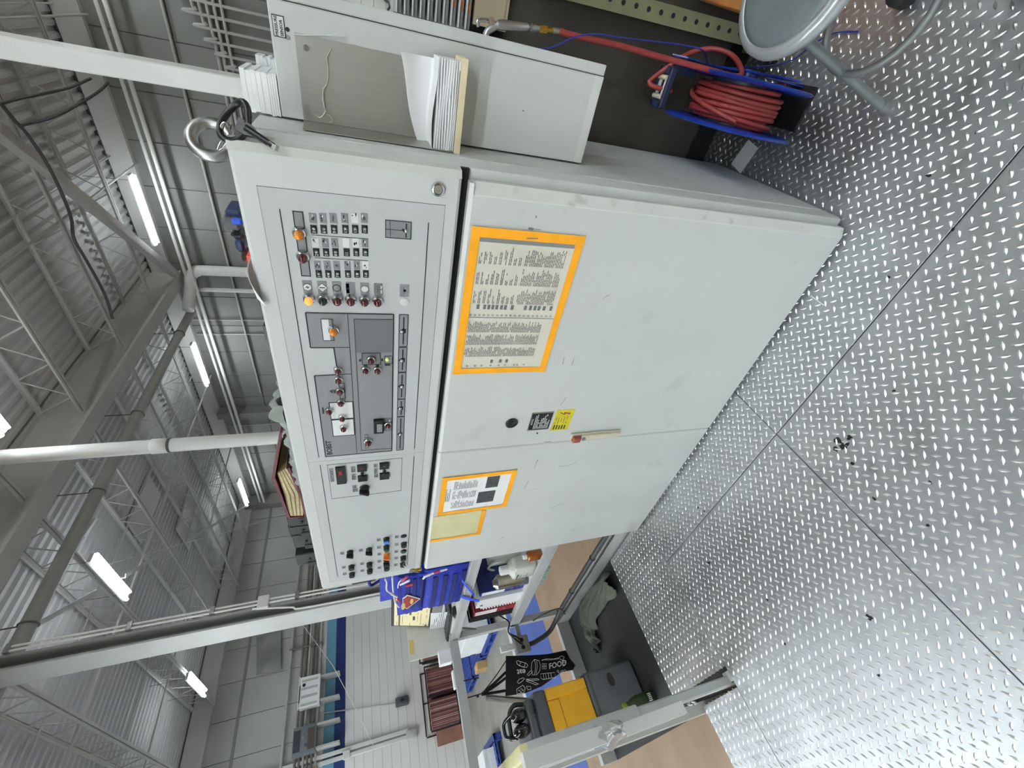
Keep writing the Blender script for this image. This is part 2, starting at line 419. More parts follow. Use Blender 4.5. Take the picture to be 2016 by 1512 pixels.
for side, (a, b) in enumerate(((-4.65, 3.2), (-12.95, -4.94))):
    st = (b - a) / _n; first = None
    for r in range(7):
        y = 7.25 - r * 1.43
        j = joist(y, a, b)
        for k in range(_n):
            if first is None or len(first) < 2 * _n:
                if first is None: first = []
                for p, q in (((a + k * st, JZ1), (a + (k + 0.5) * st, JZ0)), ((a + (k + 0.5) * st, JZ0), (a + (k + 1) * st, JZ1))):
                    first.append(MB().cyl((p[0], y, p[1]), (q[0], y, q[1]), 0.010, seg=5, caps=False).build('web_bar', beamm, j, 60))
            else:
                for e in (first[2 * k], first[2 * k + 1]):
                    c = e.copy(); COL.objects.link(c); c.parent = j; c.location = (0, -r * 1.43, 0)
for x in (-9.9, -7.5, -2.6, -0.6):
    MB().cyl((x, -3, JZ0 + 0.02), (x, YB - 0.1, JZ0 + 0.02), 0.016, seg=6).build('bridging_rod', beamm, roof, 60)
    MB().cyl((x + 0.05, -3, JZ1 - 0.05), (x + 0.05, YB - 0.1, JZ1 - 0.05), 0.012, seg=6).build('bridging_rod', beamm, roof, 60)
def angle_brace(p, q, wd=0.045):
    p, q = Vector(p), Vector(q); d = (q - p); n = V(-d.y, d.x, 0).normalized() * wd; mb = MB()
    mb.obox((p + q) / 2, d / 2, n, (0, 0, 0.004)); mb.obox((p + q) / 2 + n + V(0, 0, wd), d / 2, n.normalized() * 0.004, (0, 0, wd))
    return mb.build('diagonal_brace', beamm, roof, 0)
angle_brace(onz((0, 250), 5.05), onz((352, 540), 5.05), 0.06)
for a, b in (((560, 860), (640, 740)), ((205, 1465), (640, 1225)), ((1270, 865), (1640, 655)), ((830, 1120), (1100, 955))):
    angle_brace(onz(map3(*a), 5.0) if a[0] != 560 else onz(map3(*a), 5.1), onz(map3(*b), 5.0), 0.03)
for (x0, x1, y0, y1) in ((-10.3, -9.3, 5.5, 6.7), (-8.2, -7.5, 4.5, 5.6)):
    MB().rbox(x0, x1, y0, y1, ZC - 0.06, ZC - 0.005, 0.02, 1).build('roof_hatch', paint_edge, roof, 30)

# ------------------------------------------------------------------ the raised work platform
plat = thing('work_platform', 'raised platform of diamond tread plates around the grey control cabinet', 'platform', (-0.7, -0.5, 0))
def lugs(rect, skip=None):
    x0, x1, y0, y1 = rect; mb = MB(); P = 0.026; e1 = V(1, -1, 0) / math.sqrt(2); e2 = V(1, 1, 0) / math.sqrt(2)
    n = int((x1 - x0 + y1 - y0) / P) + 4; c = V((x0 + x1) / 2, (y0 + y1) / 2, 0)
    for i in range(-n, n):
        for j in range(-n, n):
            p = c + e1 * (i * P) + e2 * (j * P)
            if not (x0 + 0.004 < p.x < x1 - 0.004 and y0 + 0.004 < p.y < y1 - 0.004): continue
            if skip and skip(p): continue
            a, b = (e1, e2) if (i + j) % 2 else (e2, e1)
            h = V(0, 0, 0.0026); L_, w_, l_ = 0.0130, 0.0040, 0.0036
            mb.add([p - a * L_, p + a * L_, p - a * l_ + b * w_, p + a * l_ + b * w_, p + a * l_ - b * w_, p - a * l_ - b * w_, p - a * l_ * 1.2 + h, p + a * l_ * 1.2 + h],
                   [(0, 6, 2), (0, 5, 6), (2, 6, 7, 3), (5, 4, 7, 6), (1, 3, 7), (1, 7, 4)])
    return mb
def plate(rect, skip=None):
    x0, x1, y0, y1 = rect; g = 0.0018
    p = MB().rbox(x0 + g, x1 - g, y0 + g, y1 - g, -0.008, 0, 0.001, 1).build('tread_plate', tread, plat, 30)
    lugs(rect, skip).build('tread_lugs', lugm, p, 0, kind='stuff')
under = lambda p: p.x < 0.02 and p.y > 0.03
plate((-1.72, -0.70, -0.24, 0.70), under); plate((-0.70, 1.45, -0.24, 1.70), lambda p: under(p) or p.y > 0.85)
plate((-1.72, -0.70, -1.75, -0.24)); plate((-0.70, 1.35, -1.75, -0.24))
plate((-2.26, -1.72, -0.74, 0.045)); plate((-2.035, -1.72, -1.75, -0.82))
MB().box(-3.28, -2.262, -0.84, 0.06, -0.012, -0.004).build('deck_sheet', deckm, plat, 0)
MB().box(-3.28, -1.72, -0.80, 0.09, -0.30, -0.014).box(-1.72, 1.45, -1.75, 0.72, -0.30, -0.010).build('deck_frame', deckm, plat, 0)
MB().box(-3.32, -1.795, 0.052, 0.066, -0.03, 0.10).box(-3.32, -1.795, 0.052, 0.10, 0.094, 0.10).box(-3.335, -3.28, -0.84, 0.10, -0.03, 0.10).build('toe_board', grey_paint, plat, 0)
for x in (-3.2, -2.2, -1.0, 0.4, 1.2):
    for y in (-1.6, 0.0):
        if x < -2.1 and y < -1: continue
        MB().box(x - 0.04, x + 0.04, y - 0.04, y + 0.04, ZF, -0.3).build('platform_leg', grey_paint, plat, 0)
gm = MB(); gr_ = random.Random(3)
for gx, gy, gr0 in ((1650, 868, 0.016), (1660, 880, 0.012), (1672, 862, 0.010), (1646, 884, 0.009), (1668, 874, 0.008), (1678, 912, 0.006), (1712, 1216, 0.010), (1396, 1108, 0.010), (1390, 1098, 0.005), (1374, 1000, 0.007), (1386, 1006, 0.005), (1760, 770, 0.005), (1832, 950, 0.006), (1826, 1034, 0.005), (1722, 982, 0.007), (1850, 955, 0.004), (1640, 810, 0.004), (1828, 345, 0.007), (1922, 260, 0.004), (1876, 452, 0.005), (1750, 545, 0.004), (1730, 1330, 0.005), (1510, 1180, 0.006), (1545, 1268, 0.006)):
    c_ = onz((gx, gy), 0.0003); n_ = 9
    gm.prism([c_ + V(math.cos(2 * PI * k / n_), math.sin(2 * PI * k / n_), 0) * gr0 * gr_.uniform(0.45, 1.25) for k in range(n_)], (0, 0, 0.0003))
gm.build('grime_spot', blackm, plat, 0, kind='stuff')

# ------------------------------------------------------------------ the control cabinet
cab = thing('control_cabinet', 'large pale grey electrical control cabinet with indicator panel and two doors', 'cabinet', (-0.9, 0.3, 0))
MB().rbox(-1.795, 0.033, 0.036, 0.66, 0.012, 1.712, 0.012, 2).build('carcass', paint, cab, 35)
MB().box(-1.77, 0.02, 0.07, 0.62, 0.0, 0.02).build('plinth', blackm, cab, 0)
MB().box(0.032, 0.036, 0.10, 0.655, 0.05, 1.70).build('side_panel', paint, cab, 0)
def leaf(x0, x1, z0, z1, name, m=paint, cr=True):
    c, e = (0.013, 0.026) if cr else (0.004, 0.004)
    pr = [(x0, 0.034), (x0, 0.004), (x0 + 0.004, 0), (x1 - e, 0), (x1, c), (x1, 0.034)]
    b = MB().prism([V(px, py, z0 + 0.003) for px, py in pr], (0, 0, z1 - z0 - 0.015))
    o = b.build(name, m, cab, 25)
    MB().prism([V(x0 + 0.001, y, z) for y, z in ((0.0002, z1 - 0.0118), (0.009, z1 - 0.003), (0.034, z1 - 0.003), (0.034, z1 - 0.0118))], (x1 - x0 - 0.004, 0, 0)).build('top_bevel', paint_edge, o, 25)
    return o
MB().prism([V(-1.804, y, z) for y, z in ((0.036, 1.283), (0.006, 1.283), (0, 1.290), (0, 1.722), (0.010, 1.730), (0.036, 1.730))], (1.818, 0, 0)).build('header_box', paint, cab, 25)
MB().prism([V(x, y, 1.2835) for x, y in ((0.014, 0.0), (0.029, 0.010), (0.031, 0.0355), (0.014, 0.0355))], (0, 0, 0.446)).build('header_edge', paint_edge, cab, 25)
MB().box(-1.795, 0.03, 0.03, 0.05, 1.262, 1.286).build('door_gap', blackm, cab, 0)
dr = leaf(-0.9165, 0.010, 0.014, 1.266, 'door'); dl = leaf(-1.800, -0.9185, 0.014, 1.266, 'door', cr=False)
MB().prism([V(x, y, 0.03) for x, y in ((-0.018, -0.0004), (-0.015, -0.0004), (0.0106, 0.0126), (0.0106, 0.015), (-0.015, 0.002))], (0, 0, 1.22)).build('worn_edge', paint_edge, dr, 25)
# overlays of the header: fine outline, seam and rules
o1 = ony(zA(112, 210)); o2 = ony(zC(305, 1365)); XS = ony(zC(120, 312)).x; ZT = 1.690; ZB = ony(zA(1815, 390)).z
MB().box(XS + 0.0006, o1.x, -0.0008, 0.001, ZB, ZT).build('overlay_sheet', overlay, cab, 0)
MB().box(o2.x, XS - 0.0006, -0.0008, 0.001, ZB, ZT).build('overlay_sheet', overlay, cab, 0)
pl = MB()
for z in (ZB, ZT): pl.box(o2.x - 0.001, o1.x + 0.001, -0.0006, 0.001, z - 0.0007, z + 0.0007)
for x in (o1.x, o2.x): pl.box(x - 0.0007, x + 0.0007, -0.0006, 0.001, ZB, ZT)
pl.build('overlay_outline', print_line, cab, 0)
rl = MB()
for a, b in ((zA(327, 418), zC(210, 268)), (zC(222, 335), zC(378, 1312)), (zA(1667, 540), zC(1048, 190)), (zC(1043, 258), zC(988, 1205))):
    p, q = ony(a), ony(b); z = (p.z + q.z) / 2; rl.box(p.x, q.x, -0.0014, 0, z - 0.0011, z + 0.0011)
rl.build('printed_rule', print_line, cab, 0)
Y1 = -0.0008; Y2 = -0.0016; Y3 = -0.0023; Y4 = -0.003
def poly(pts, y, t=0.0008):
    return MB().prism([V(ony(p).x, y - t, ony(p).z) for p in pts], (0, t, 0))
# machine diagram
main = [zB(345, 140), zB(1315, 158), zC(850, 208), zC(272, 260), zB(442, 835), zB(702, 822), zB(655, 525), zB(400, 525)]
poly(main, Y1).build('diagram_field', print_grey, cab, 0)
dg = MB()
for i in range(8): fline(dg, main[i], main[(i + 1) % 8], Y2, 0.003)
for a, b in ((zB(808, 150), zC(545, 230)), (zB(878, 210), zC(585, 205)), (zB(878, 210), zB(1308, 215)), (zC(585, 205), zC(850, 185)), (zB(655, 522), zB(828, 522)), (zB(702, 822), zB(850, 815))):
    fline(dg, a, b, Y2, 0.0016)
for a, b in (((600, 1128), (880, 1300)), ((625, 1320), (890, 1485))): frim(dg, zB(*a), zB(*b), Y3, 0.0022)
for a, b in (((705, 915), (785, 1083)), ((510, 205), (665, 447)), ((962, 583), (1173, 710)), ((1212, 615), (1300, 700))): frim(dg, zB(*a), zB(*b), Y3, 0.0014)
frim(dg, zC(612, 65), zC(648, 185), Y2, 0.0012)
for a, b in (((935, 650), (955, 675)), ((1180, 645), (1197, 672)), ((985, 712), (1020, 722)), ((1120, 712), (1153, 722)), ((1218, 707), (1275, 720)), ((525, 1185), (550, 1250)), ((655, 992), (682, 1022)), ((765, 988), (785, 1015))):
    fr(dg, zB(*a), zB(*b), Y3)
dg.prism([V(ony(zB(*p)).x, Y3 - 0.0006, ony(zB(*p)).z) for p in ((612, 1006), (645, 985), (645, 1027))], (0, 0.0006, 0))
dg.build('diagram_lines', print_line, cab, 0)
wf = MB(); fr(wf, zB(512, 207), zB(620, 443), Y2); fr(wf, zB(604, 1132), zB(876, 1296), Y2); fr(wf, zB(629, 1324), zB(886, 1481), Y2); fr(wf, zB(1262, 1320), zB(1280, 1335), Y3)
build_split(wf, 'diagram_white_field', print_white, cab, 0)
df = MB(); fr(df, zB(880, 212), zB(1300, 575), Y2, 0.0003); fr(df, zB(622, 207), zB(662, 443), Y2); fr(df, zB(966, 587), zB(1170, 706), Y2, 0.0005)
build_split(df, 'diagram_shade', print_dark, cab, 0)
cn = MB().m(0); p = ony(zB(1092, 1310)); q = ony(zB(1205, 1448)); cn.rbox(p.x, q.x, -0.012, 0, p.z, q.z, 0.002, 1); cn.m(1); fr(cn, zB(1205, 1300), zB(1290, 1440), Y2); cn.m(2)
p = ony(zB(1128, 1345)); q = ony(zB(1188, 1425)); cn.box(p.x, q.x, -0.0135, -0.012, p.z, q.z)
cn.build('hour_counter', [black, print_dark, print_grey], cab, 30)
letters('BOBST', 0.0225, V(ony(zC(306, 243)).x, Y2, ony(zC(306, 200)).z), (1, 0, 0), (0, 0, 1), print_line, cab, bold=0.0006)
# slider strips
sb = MB(); sl = MB(); ends = [(zB(1378, 160), zB(1470, 512)), (zB(1372, 522), zB(1455, 793)), (zB(1365, 802), zB(1445, 1088)), (zB(1357, 1097), zB(1433, 1280)), (zB(1352, 1290), zC(943, 200))]
zl = [ony(e[0]).z for e in ends]; zz = sum(zl) / 5; zz2 = sum(ony(e[1]).z for e in ends) / 5
for e, c in zip(ends, (342, 662, 950, 1192, 1475)):
    xa, xb = ony(e[0]).x, ony(e[1]).x; sb.box(xa, xb, Y2, Y1, zz, zz2)
    zm = (zz + zz2) / 2 - 0.0005; sl.box(xa - 0.008, xb + 0.008, Y2 - 0.0006, Y2, zm - 0.0016, zm + 0.0016)
    for x in (xa, xb): sl.box(x - 0.0008, x + 0.0008, Y2 - 0.0006, Y2, zz, zz2)
    for z in (zz, zz2): sl.box(xa, xb, Y2 - 0.0006, Y2, z - 0.0008, z + 0.0008)
    p = ony(zB(1400, c)); sl.prism([V(p.x, Y2 - 0.0009, zm + 0.0115), V(p.x - 0.0075, Y2 - 0.0009, zm + 0.003), V(p.x - 0.0065, Y2 - 0.0009, zm - 0.006), V(p.x + 0.0065, Y2 - 0.0009, zm - 0.006), V(p.x + 0.0075, Y2 - 0.0009, zm + 0.003)], (0, 0.0009, 0))
build_split(sb, 'slider_field', print_grey, cab, 0); sl.build('slider_lines', print_line, cab, 0)
# lamps with chrome bezels
def lamp(pt, r, lens, ln=0.022, dome=1.0, name='indicator_lamp'):
    p = ony(pt); b = MB()
    b.lathe([(r * 1.28, 0), (r * 1.28, 0.002), (r * 1.12, 0.005), (r * 1.1, ln * 0.55), (r * 0.95, ln * 0.6), (r * 0.93, ln * 0.7)], (p.x, 0, p.z), (0, -1, 0), 18)
    o = b.build(name, chrome, cab, 40)
    l = MB().lathe([(r * 0.88, ln * 0.55), (r * 0.88, ln * 0.8), (r * 0.78, ln * (0.8 + 0.25 * dome)), (r * 0.5, ln * (0.8 + 0.42 * dome)), (r * 0.2, ln * (0.8 + 0.5 * dome)), (0.0001, ln * (0.8 + 0.51 * dome))], (p.x, 0, p.z), (0, -1, 0), 18)
    l.build('lens', lens, o, 50); return o
bar = MB(); fr(bar, zA(437, 432), zA(606, 1026), Y1); bar.build('lamp_bar', print_grey, cab, 0)
br = MB(); frim(br, zA(437, 432), zA(606, 1026), Y2, 0.002); br.build('lamp_bar_outline', print_line, cab, 0)
lamp(zA(503, 628), 0.0115, lamp_amber); lamp(zA(536, 838), 0.0115, lamp_red)
for x, y, m in ((590, 1218, lamp_lit), (715, 1222, lamp_green), (843, 1226, lamp_red), (965, 1228, lamp_red), (1088, 1232, lamp_red), (1206, 1236, lamp_red)): lamp(zA(x, y), 0.0112, m)
lamp(zB(655, 318), 0.0112, lamp_amber)
for x, y in ((703, 762), (708, 866), (724, 990), (735, 1115), (607, 1206), (750, 1282), (764, 1395), (1064, 646), (1004, 758), (1134, 758), (1252, 1360)): lamp(zB(x, y), 0.0096, lamp_red, 0.018)
lamp(zC(643, 112), 0.0112, lamp_red)
p = ony(zA(1447, 1257)); MB().lathe([(0.012, 0), (0.012, 0.0022), (0.0095, 0.003)], (p.x, 0, p.z), (0, -1, 0), 20).build('blanking_disc', paint_edge, cab, 30)
def led(pt, m=chrome, r=0.0050):
    p = ony(pt); MB().lathe([(r, 0), (r, 0.004), (r * 0.7, 0.006), (0.0001, 0.0075)], (p.x, Y2, p.z), (0, -1, 0), 12).build('small_diode', m, cab, 50)
for c in (342, 662, 950, 1192, 1475): led(zB(1403 if c < 1000 else 1388, c))
led(zB(1243, 655), led_green)
# pictogram tiles of the push row
tg = MB(); tw = MB(); tl = MB()
for i, (a, b) in enumerate((((525, 1060), (625, 1180)), ((660, 1065), (757, 1185)), ((793, 1070), (885, 1190)), ((918, 1075), (1008, 1193)), ((1050, 1080), (1132, 1197)), ((1173, 1085), (1252, 1200)), ((1408, 1095), (1488, 1210)))):
    fr(tg, zA(*a), zA(*b), Y1); c = ((a[0] + b[0]) / 2, (a[1] + b[1]) / 2); p = ony(zA(*c)); k = V(p.x, 0, p.z)
    def ring(mb, r, wd, y): mb.tube([V(k.x + r * math.cos(t * PI / 10), y, k.z + r * math.sin(t * PI / 10)) for t in range(20)], wd, 4, True)
    if i in (0, 2, 4):
        if i != 2: tw.lathe([(0.0085, 0), (0.0085, 0.0008)], (k.x, Y2, k.z), (0, -1, 0), 20)
        ring(tl, 0.0085, 0.0009, Y2)
        if i == 0: tl.prism([V(k.x - 0.002, Y4, k.z + 0.006), V(k.x + 0.004, Y4, k.z), V(k.x, Y4, k.z), V(k.x + 0.002, Y4, k.z - 0.006), V(k.x - 0.004, Y4, k.z + 0.001), V(k.x, Y4, k.z + 0.001)], (0, 0.0006, 0))
    elif i == 1:
        d = 0.011; pts = [V(k.x, Y2, k.z + d), V(k.x + d, Y2, k.z), V(k.x, Y2, k.z - d), V(k.x - d, Y2, k.z)]; tw.prism([q + V(0, -0.0006, 0) for q in pts], (0, 0.0006, 0)); tl.tube(pts, 0.0009, 4, True)
        tl.box(k.x - 0.001, k.x + 0.001, Y4, Y2, k.z - 0.006, k.z + 0.006)
    elif i == 3: tw.box(k.x - 0.013, k.x + 0.013, Y2, Y1, k.z + 0.003, k.z + 0.010); tl.lathe([(0.0025, 0), (0.0025, 0.001)], (k.x, Y2, k.z + 0.006), (0, -1, 0), 10)
    elif i == 5:
        for t in range(6): tl.box(k.x - 0.012, k.x + 0.012, Y2, Y1, k.z + 0.009 - t * 0.0025, k.z + 0.0098 - t * 0.0025)
        tl.box(k.x - 0.013, k.x + 0.013, Y2, Y1, k.z - 0.0095, k.z - 0.005); tw.box(k.x - 0.011, k.x - 0.001, Y3, Y2, k.z - 0.009, k.z - 0.0055); tw.box(k.x + 0.002, k.x + 0.011, Y3, Y2, k.z - 0.009, k.z - 0.0055)
    else: tw.box(k.x - 0.003, k.x + 0.003, Y2, Y1, k.z - 0.004, k.z + 0.001); tl.box(k.x - 0.010, k.x + 0.010, Y2, Y1, k.z + 0.001, k.z + 0.002)
a, b = zA(1275, 512), zA(1508, 693); fr(tg, a, b, Y1); frim(tl, a, b, Y2, 0.0016)
fline(tl, zA(1280, 598), zA(1440, 612), Y2, 0.001); fline(tl, zA(1318, 516), zA(1322, 680), Y2, 0.001); fline(tl, zA(1466, 550), zA(1463, 675), Y2, 0.0028); fline(tl, zA(1430, 598), zA(1455, 625), Y2, 0.005)
led(zA(1463, 612))
# the eighteen numbered pictograms
bt = MB(); rows = ((600, (632, 722, 815, 917, 1005, 1090), 500, (622, 714, 806, 910, 1000, 1087), (3, 6, 9, 12, 15, 18)),
                   (808, (655, 743, 828, 928, 1015, 1097), 722, (645, 735, 820, 922, 1010, 1093), (2, 5, 8, 11, 14, 17)),
                   (1003, (677, 763, 845, 940, 1022, 1101), 925, (665, 752, 837, 935, 1020, 1098), (1, 4, 7, 10, 13, 16)))
zcol = [sum(ony(zA(r[1][k], r[0] + (18, 20, 2)[i])).z for i, r in enumerate(rows)) / 3 for k in range(6)]
for ri, (yb, xb, yi, xi, nums) in enumerate(rows):
    for k in range(6):
        c = ony(zA(xb[k], yb)); zc = c.z; bt.box(c.x - 0.0095, c.x + 0.0095, Y2, Y1, zc - 0.0065, zc + 0.0065)
        letters(str(nums[k]), 0.0095, V(c.x - 0.0085, Y2 - 0.0002, zc - 0.0003), (1, 0, 0), (0, 0, 1), print_white, cab, 'number', ext=0.0002)
        if nums[k] != 11: led(zA(xb[k], yb - 8), chrome, 0.0036)
        i = ony(zA(xi[k], yi)); (tw if nums[k] in (11, 15, 14, 16, 2) else tg).box(i.x - 0.0105, i.x + 0.0105, Y2, Y1, i.z - 0.007, i.z + 0.007)
        rr = random.Random(nums[k])
        if nums[k] == 9: letters('Matic', 0.006, V(i.x, Y2 - 0.0002, i.z), (1, 0, 0), (0, 0, 1), print_line, cab, ext=0.0002, align='CENTER')
        elif nums[k] == 7: letters('A', 0.009, V(i.x, Y2 - 0.0002, i.z), (1, 0, 0), (0, 0, 1), print_line, cab, ext=0.0002, align='CENTER')
        elif nums[k] != 11:
            for t in range(4):
                x = i.x + rr.uniform(-0.007, 0.006); z = i.z + rr.uniform(-0.004, 0.004)
                (tl if t < 3 else tw).box(x, x + rr.uniform(0.002, 0.006), Y3, Y2, z, z + rr.uniform(0.001, 0.003))
for a, b in ((zA(612, 650), zA(1118, 688)), (zA(640, 856), zA(1120, 885))):
    p, q = ony(a), ony(b); tl.box((p.x + q.x) / 2 - 0.0005, (p.x + q.x) / 2 + 0.0005, Y2, Y1, p.z, q.z)
build_split(bt, 'number_tile', print_line, cab, 0); build_split(tg, 'pictogram_tile', print_grey, cab, 0); build_split(tw, 'pictogram_white', print_white, cab, 0); tl.build('pictogram_line', print_line, cab, 30, kind='stuff')
p = ony(zA(1750, 238)); kl = MB().lathe([(0.0155, 0), (0.0155, 0.004), (0.0135, 0.008), (0.0105, 0.009), (0.0100, 0.004), (0.0001, 0.004)], (p.x, 0, p.z), (0, -1, 0), 24).build('key_lock', chrome, cab, 40)
MB().lathe([(0.0096, 0.004), (0.0096, 0.0062), (0.004, 0.0066), (0.003, 0.005), (0.0001, 0.005)], (p.x, 0, p.z), (0, -1, 0), 16).build('lock_core', steel, kl, 40)
# second overlay: displays, labels, knobs
ds = MB(); dt = MB(); lb = MB(); ll = MB(); frim(ll, zC(283, 332), zC(932, 557), Y2, 0.0009)
for a, b in (((354, 348), (454, 484)), ((545, 330), (632, 376)), ((552, 424), (636, 462)), ((742, 312), (826, 355)), ((743, 402), (827, 444))):
    p, q = ony(zC(*a)), ony(zC(*b)); ds.rbox(p.x, q.x, -0.009, 0, p.z, q.z, 0.0015, 1)
build_split(ds, 'display_housing', black, cab, 30)
for s, c, sz in (('284', (402, 392), 0.016), ('51', (590, 352), 0.010)):
    letters(s, sz, V(ony(zC(*c)).x, -0.0094, ony(zC(*c)).z), (1, 0, 0), (0, 0, 1), digit_red, cab, 'digits', 'CENTER', 0.0002)
letters('77', 0.010, V(ony(zC(786, 333)).x, -0.0094, ony(zC(786, 333)).z), (1, 0, 0), (0, 0, 1), print_grey, cab, 'digits', 'CENTER', 0.0002)
for a, b in (((302, 365), (345, 418)), ((308, 422), (352, 478)), ((492, 347), (535, 395)), ((498, 412), (540, 460)), ((692, 325), (728, 352)), ((694, 362), (730, 408)), ((696, 414), (733, 440)), ((505, 512), (545, 535)), ((508, 540), (556, 566))):
    fr(lb, zC(*a), zC(*b), Y1, 0.0005)
    p, q = ony(zC(*a)), ony(zC(*b)); words(ll, q.x + 0.001, p.x - 0.001, q.z, p.z - 0.001, Y1 - 0.0005, 0.0032, 0.5, 0.002, 0.006)
def knob(pt, r, name='rotary_switch', m=black, ln=0.022, grip=True, lens=None):
    p = ony(pt); c = V(p.x, 0, p.z)
    b = MB().lathe([(r * 1.1, 0), (r * 1.1, 0.004), (r, 0.005), (r, ln * 0.7), (r * 0.92, ln * 0.78)] + ([(0.0001, ln * 0.78)] if grip or lens is None else [(r * 0.85, ln * 0.7), (0.0001, ln * 0.7)]), c, (0, -1, 0), 18)
    if grip:
        d = V(math.sin(0.5), 0, math.cos(0.5)) * r * 1.0; e = V(d.z, 0, -d.x) * 0.32
        b.prism([c + d * 1.25 + e * 0.6 + V(0, -ln * 0.6, 0), c - d + e + V(0, -ln * 0.6, 0), c - d - e + V(0, -ln * 0.6, 0), c + d * 1.25 - e * 0.6 + V(0, -ln * 0.6, 0)], (0, -ln * 0.7, 0))
    o = b.build(name, m, cab, 40)
    if lens: MB().lathe([(r * 0.86, ln * 0.6), (r * 0.86, ln * 0.95), (r * 0.7, ln * 1.0), (0.0001, ln * 1.0)], c, (0, -1, 0), 18).build('button_cap', lens, o, 40)
    return o
def toggle(pt):
    p = ony(pt); MB().lathe([(0.006, 0), (0.006, 0.005), (0.003, 0.006), (0.0022, 0.012), (0.0034, 0.024), (0.0001, 0.025)], (p.x, 0, p.z), (0.15, -1, 0.25), 10).build('toggle_switch', black, cab, 40)
toggle(zC(594, 403)); toggle(zC(786, 383))
knob(zC(612, 530), 0.0155, ln=0.026)
R_ = 0.0125
for x, y in ((486, 1092), (652, 1068)): knob(zC(x, y), R_, ln=0.024)
for x, y in ((498, 1218), (503, 1282), (655, 1195), (658, 1250)): knob(zC(x, y), R_, 'push_button', black, 0.024, False)
knob(zC(803, 978), R_, 'push_button', black, 0.024, False, blue_lens); knob(zC(803, 1045), R_, 'push_button', black, 0.026, False, green_btn)
knob(zC(805, 1115), R_, 'rotary_switch', orange_lens, 0.022); knob(zC(804, 1165), R_, 'rotary_switch', black, 0.024); knob(zC(805, 1222), R_, 'push_button', black, 0.026, False)
p = ony(zC(955, 955)); MB().lathe([(0.0135, 0), (0.0135, 0.003), (0.011, 0.004)], (p.x, 0, p.z), (0, -1, 0), 20).build('blanking_disc', black, cab, 30)
knob(zC(955, 1020), R_, 'push_button', black, 0.024, False); knob(zC(953, 1085), R_, 'push_button', black, 0.010, False, green_btn)
knob(zC(950, 1138), R_, 'push_button', black, 0.024, False); ks = knob(zC(946, 1195), R_, 'key_switch', black, 0.022, False)
for x, y in ((418, 1106), (582, 1080), (433, 1228), (440, 1286), (593, 1197), (594, 1258), (738, 988), (740, 1054), (742, 1113), (743, 1176), (744, 1232), (896, 962), (894, 1028), (892, 1090), (890, 1148), (888, 1207)):
    p = ony(zC(x, y)); lb.box(p.x - 0.011, p.x + 0.011, Y1 - 0.0005, Y1, p.z - 0.0085, p.z + 0.0085)
    words(ll, p.x - 0.009, p.x + 0.009, p.z - 0.008, p.z + 0.007, Y1 - 0.0005, 0.004, 0.5, 0.002, 0.007)
build_split(lb, 'switch_label', print_grey, cab, 0); ll.build('printed_text', print_line, cab, 0, kind='stuff')
# door fittings
p = ony(zE(857, 240)); q = MB().lathe([(0.0235, 0), (0.0235, 0.004), (0.021, 0.006), (0.0001, 0.006)], (p.x, 0, p.z), (0, -1, 0), 26); q.box(p.x - 0.013, p.x + 0.013, -0.0085, -0.006, p.z - 0.004, p.z + 0.004)
q.build('round_lock_cover', black, dr, 40)
def quadplate(pts, y, t=0.0012): return MB().prism([V(ony(k).x, y - t, ony(k).z) for k in pts], (0, t, 0))
P = [ony(zE(*k)) for k in ((1040, 145), (1230, 140), (1195, 300), (1003, 305))]
x0, x1 = (P[2].x + P[3].x) / 2, (P[0].x + P[1].x) / 2; zt, zb = (P[0].z + P[3].z) / 2, (P[1].z + P[2].z) / 2
b = MB().m(0).box(x0, x1, -0.0014, 0, zb, zt).m(1).box(x0 + 0.006, x1 - 0.006, -0.002, -0.0012, zb + 0.002, zt - 0.003)
npl = b.build('notice_plate', [zinc, print_line], cab, 0)
letters('NOTICE', 0.0085, V((x0 + x1) / 2, -0.0022, zt - 0.010), (1, 0, 0), (0, 0, 1), print_white, npl, align='CENTER', ext=0.0002)
words(MB(), x0 + 0.010, x1 - 0.010, zb + 0.005, zt - 0.020, -0.002, 0.0062, 0.5, 0.004, 0.012).build('printed_text', print_white, npl, 0, kind='stuff')
P = [ony(zE(*k)) for k in ((1270, 125), (1430, 112), (1365, 300), (1205, 308))]
x0, x1 = (P[2].x + P[3].x) / 2, (P[0].x + P[1].x) / 2; zt, zb = (P[0].z + P[3].z) / 2, (P[1].z + P[2].z) / 2
ypl = MB().box(x0, x1, -0.0014, 0, zb, zt).build('warning_plate', warn_yellow, cab, 0)
bx = x1 - 0.020; bz = (zt + zb) / 2
MB().prism([V(bx + a, -0.002, bz + c) for a, c in ((0.004, 0.022), (-0.008, -0.002), (0.001, 0.0), (-0.003, -0.016), (-0.006, -0.014), (-0.002, -0.024), (0.005, -0.017), (0.001, -0.017), (0.008, 0.006), (-0.001, 0.004), (0.008, 0.022))], (0, 0.0008, 0)).build('lightning_mark', warn_red, ypl, 0)
wt = MB()
for k in range(5):
    z = zt - 0.008 - k * 0.0112; words(wt, x0 + 0.006, x0 + 0.032, z - 0.0075, z, -0.0014, 0.0065, 0.8, 0.02, 0.026, 1); words(wt, x0 + 0.038, x1 - 0.036, z - 0.008, z, -0.0014, 0.004, 0.5, 0.004, 0.01)
wt.build('printed_text', print_line, ypl, 0, kind='stuff')
P = [ony(zE(*k)) for k in ((1385, 350), (1842, 290), (1840, 320), (1410, 380))]
x0 = (P[2].x + P[3].x) / 2; x0, x1 = -0.905, -0.868; zt, zb = P[0].z, P[1].z
h = MB().rbox(x0, x1, -0.010, 0, zb, zt, 0.003, 1).rbox(x0 + 0.006, x1 - 0.004, -0.020, -0.010, zb + 0.004, zt - 0.045, 0.003, 1).build('latch_handle', tan_plate, cab, 30)
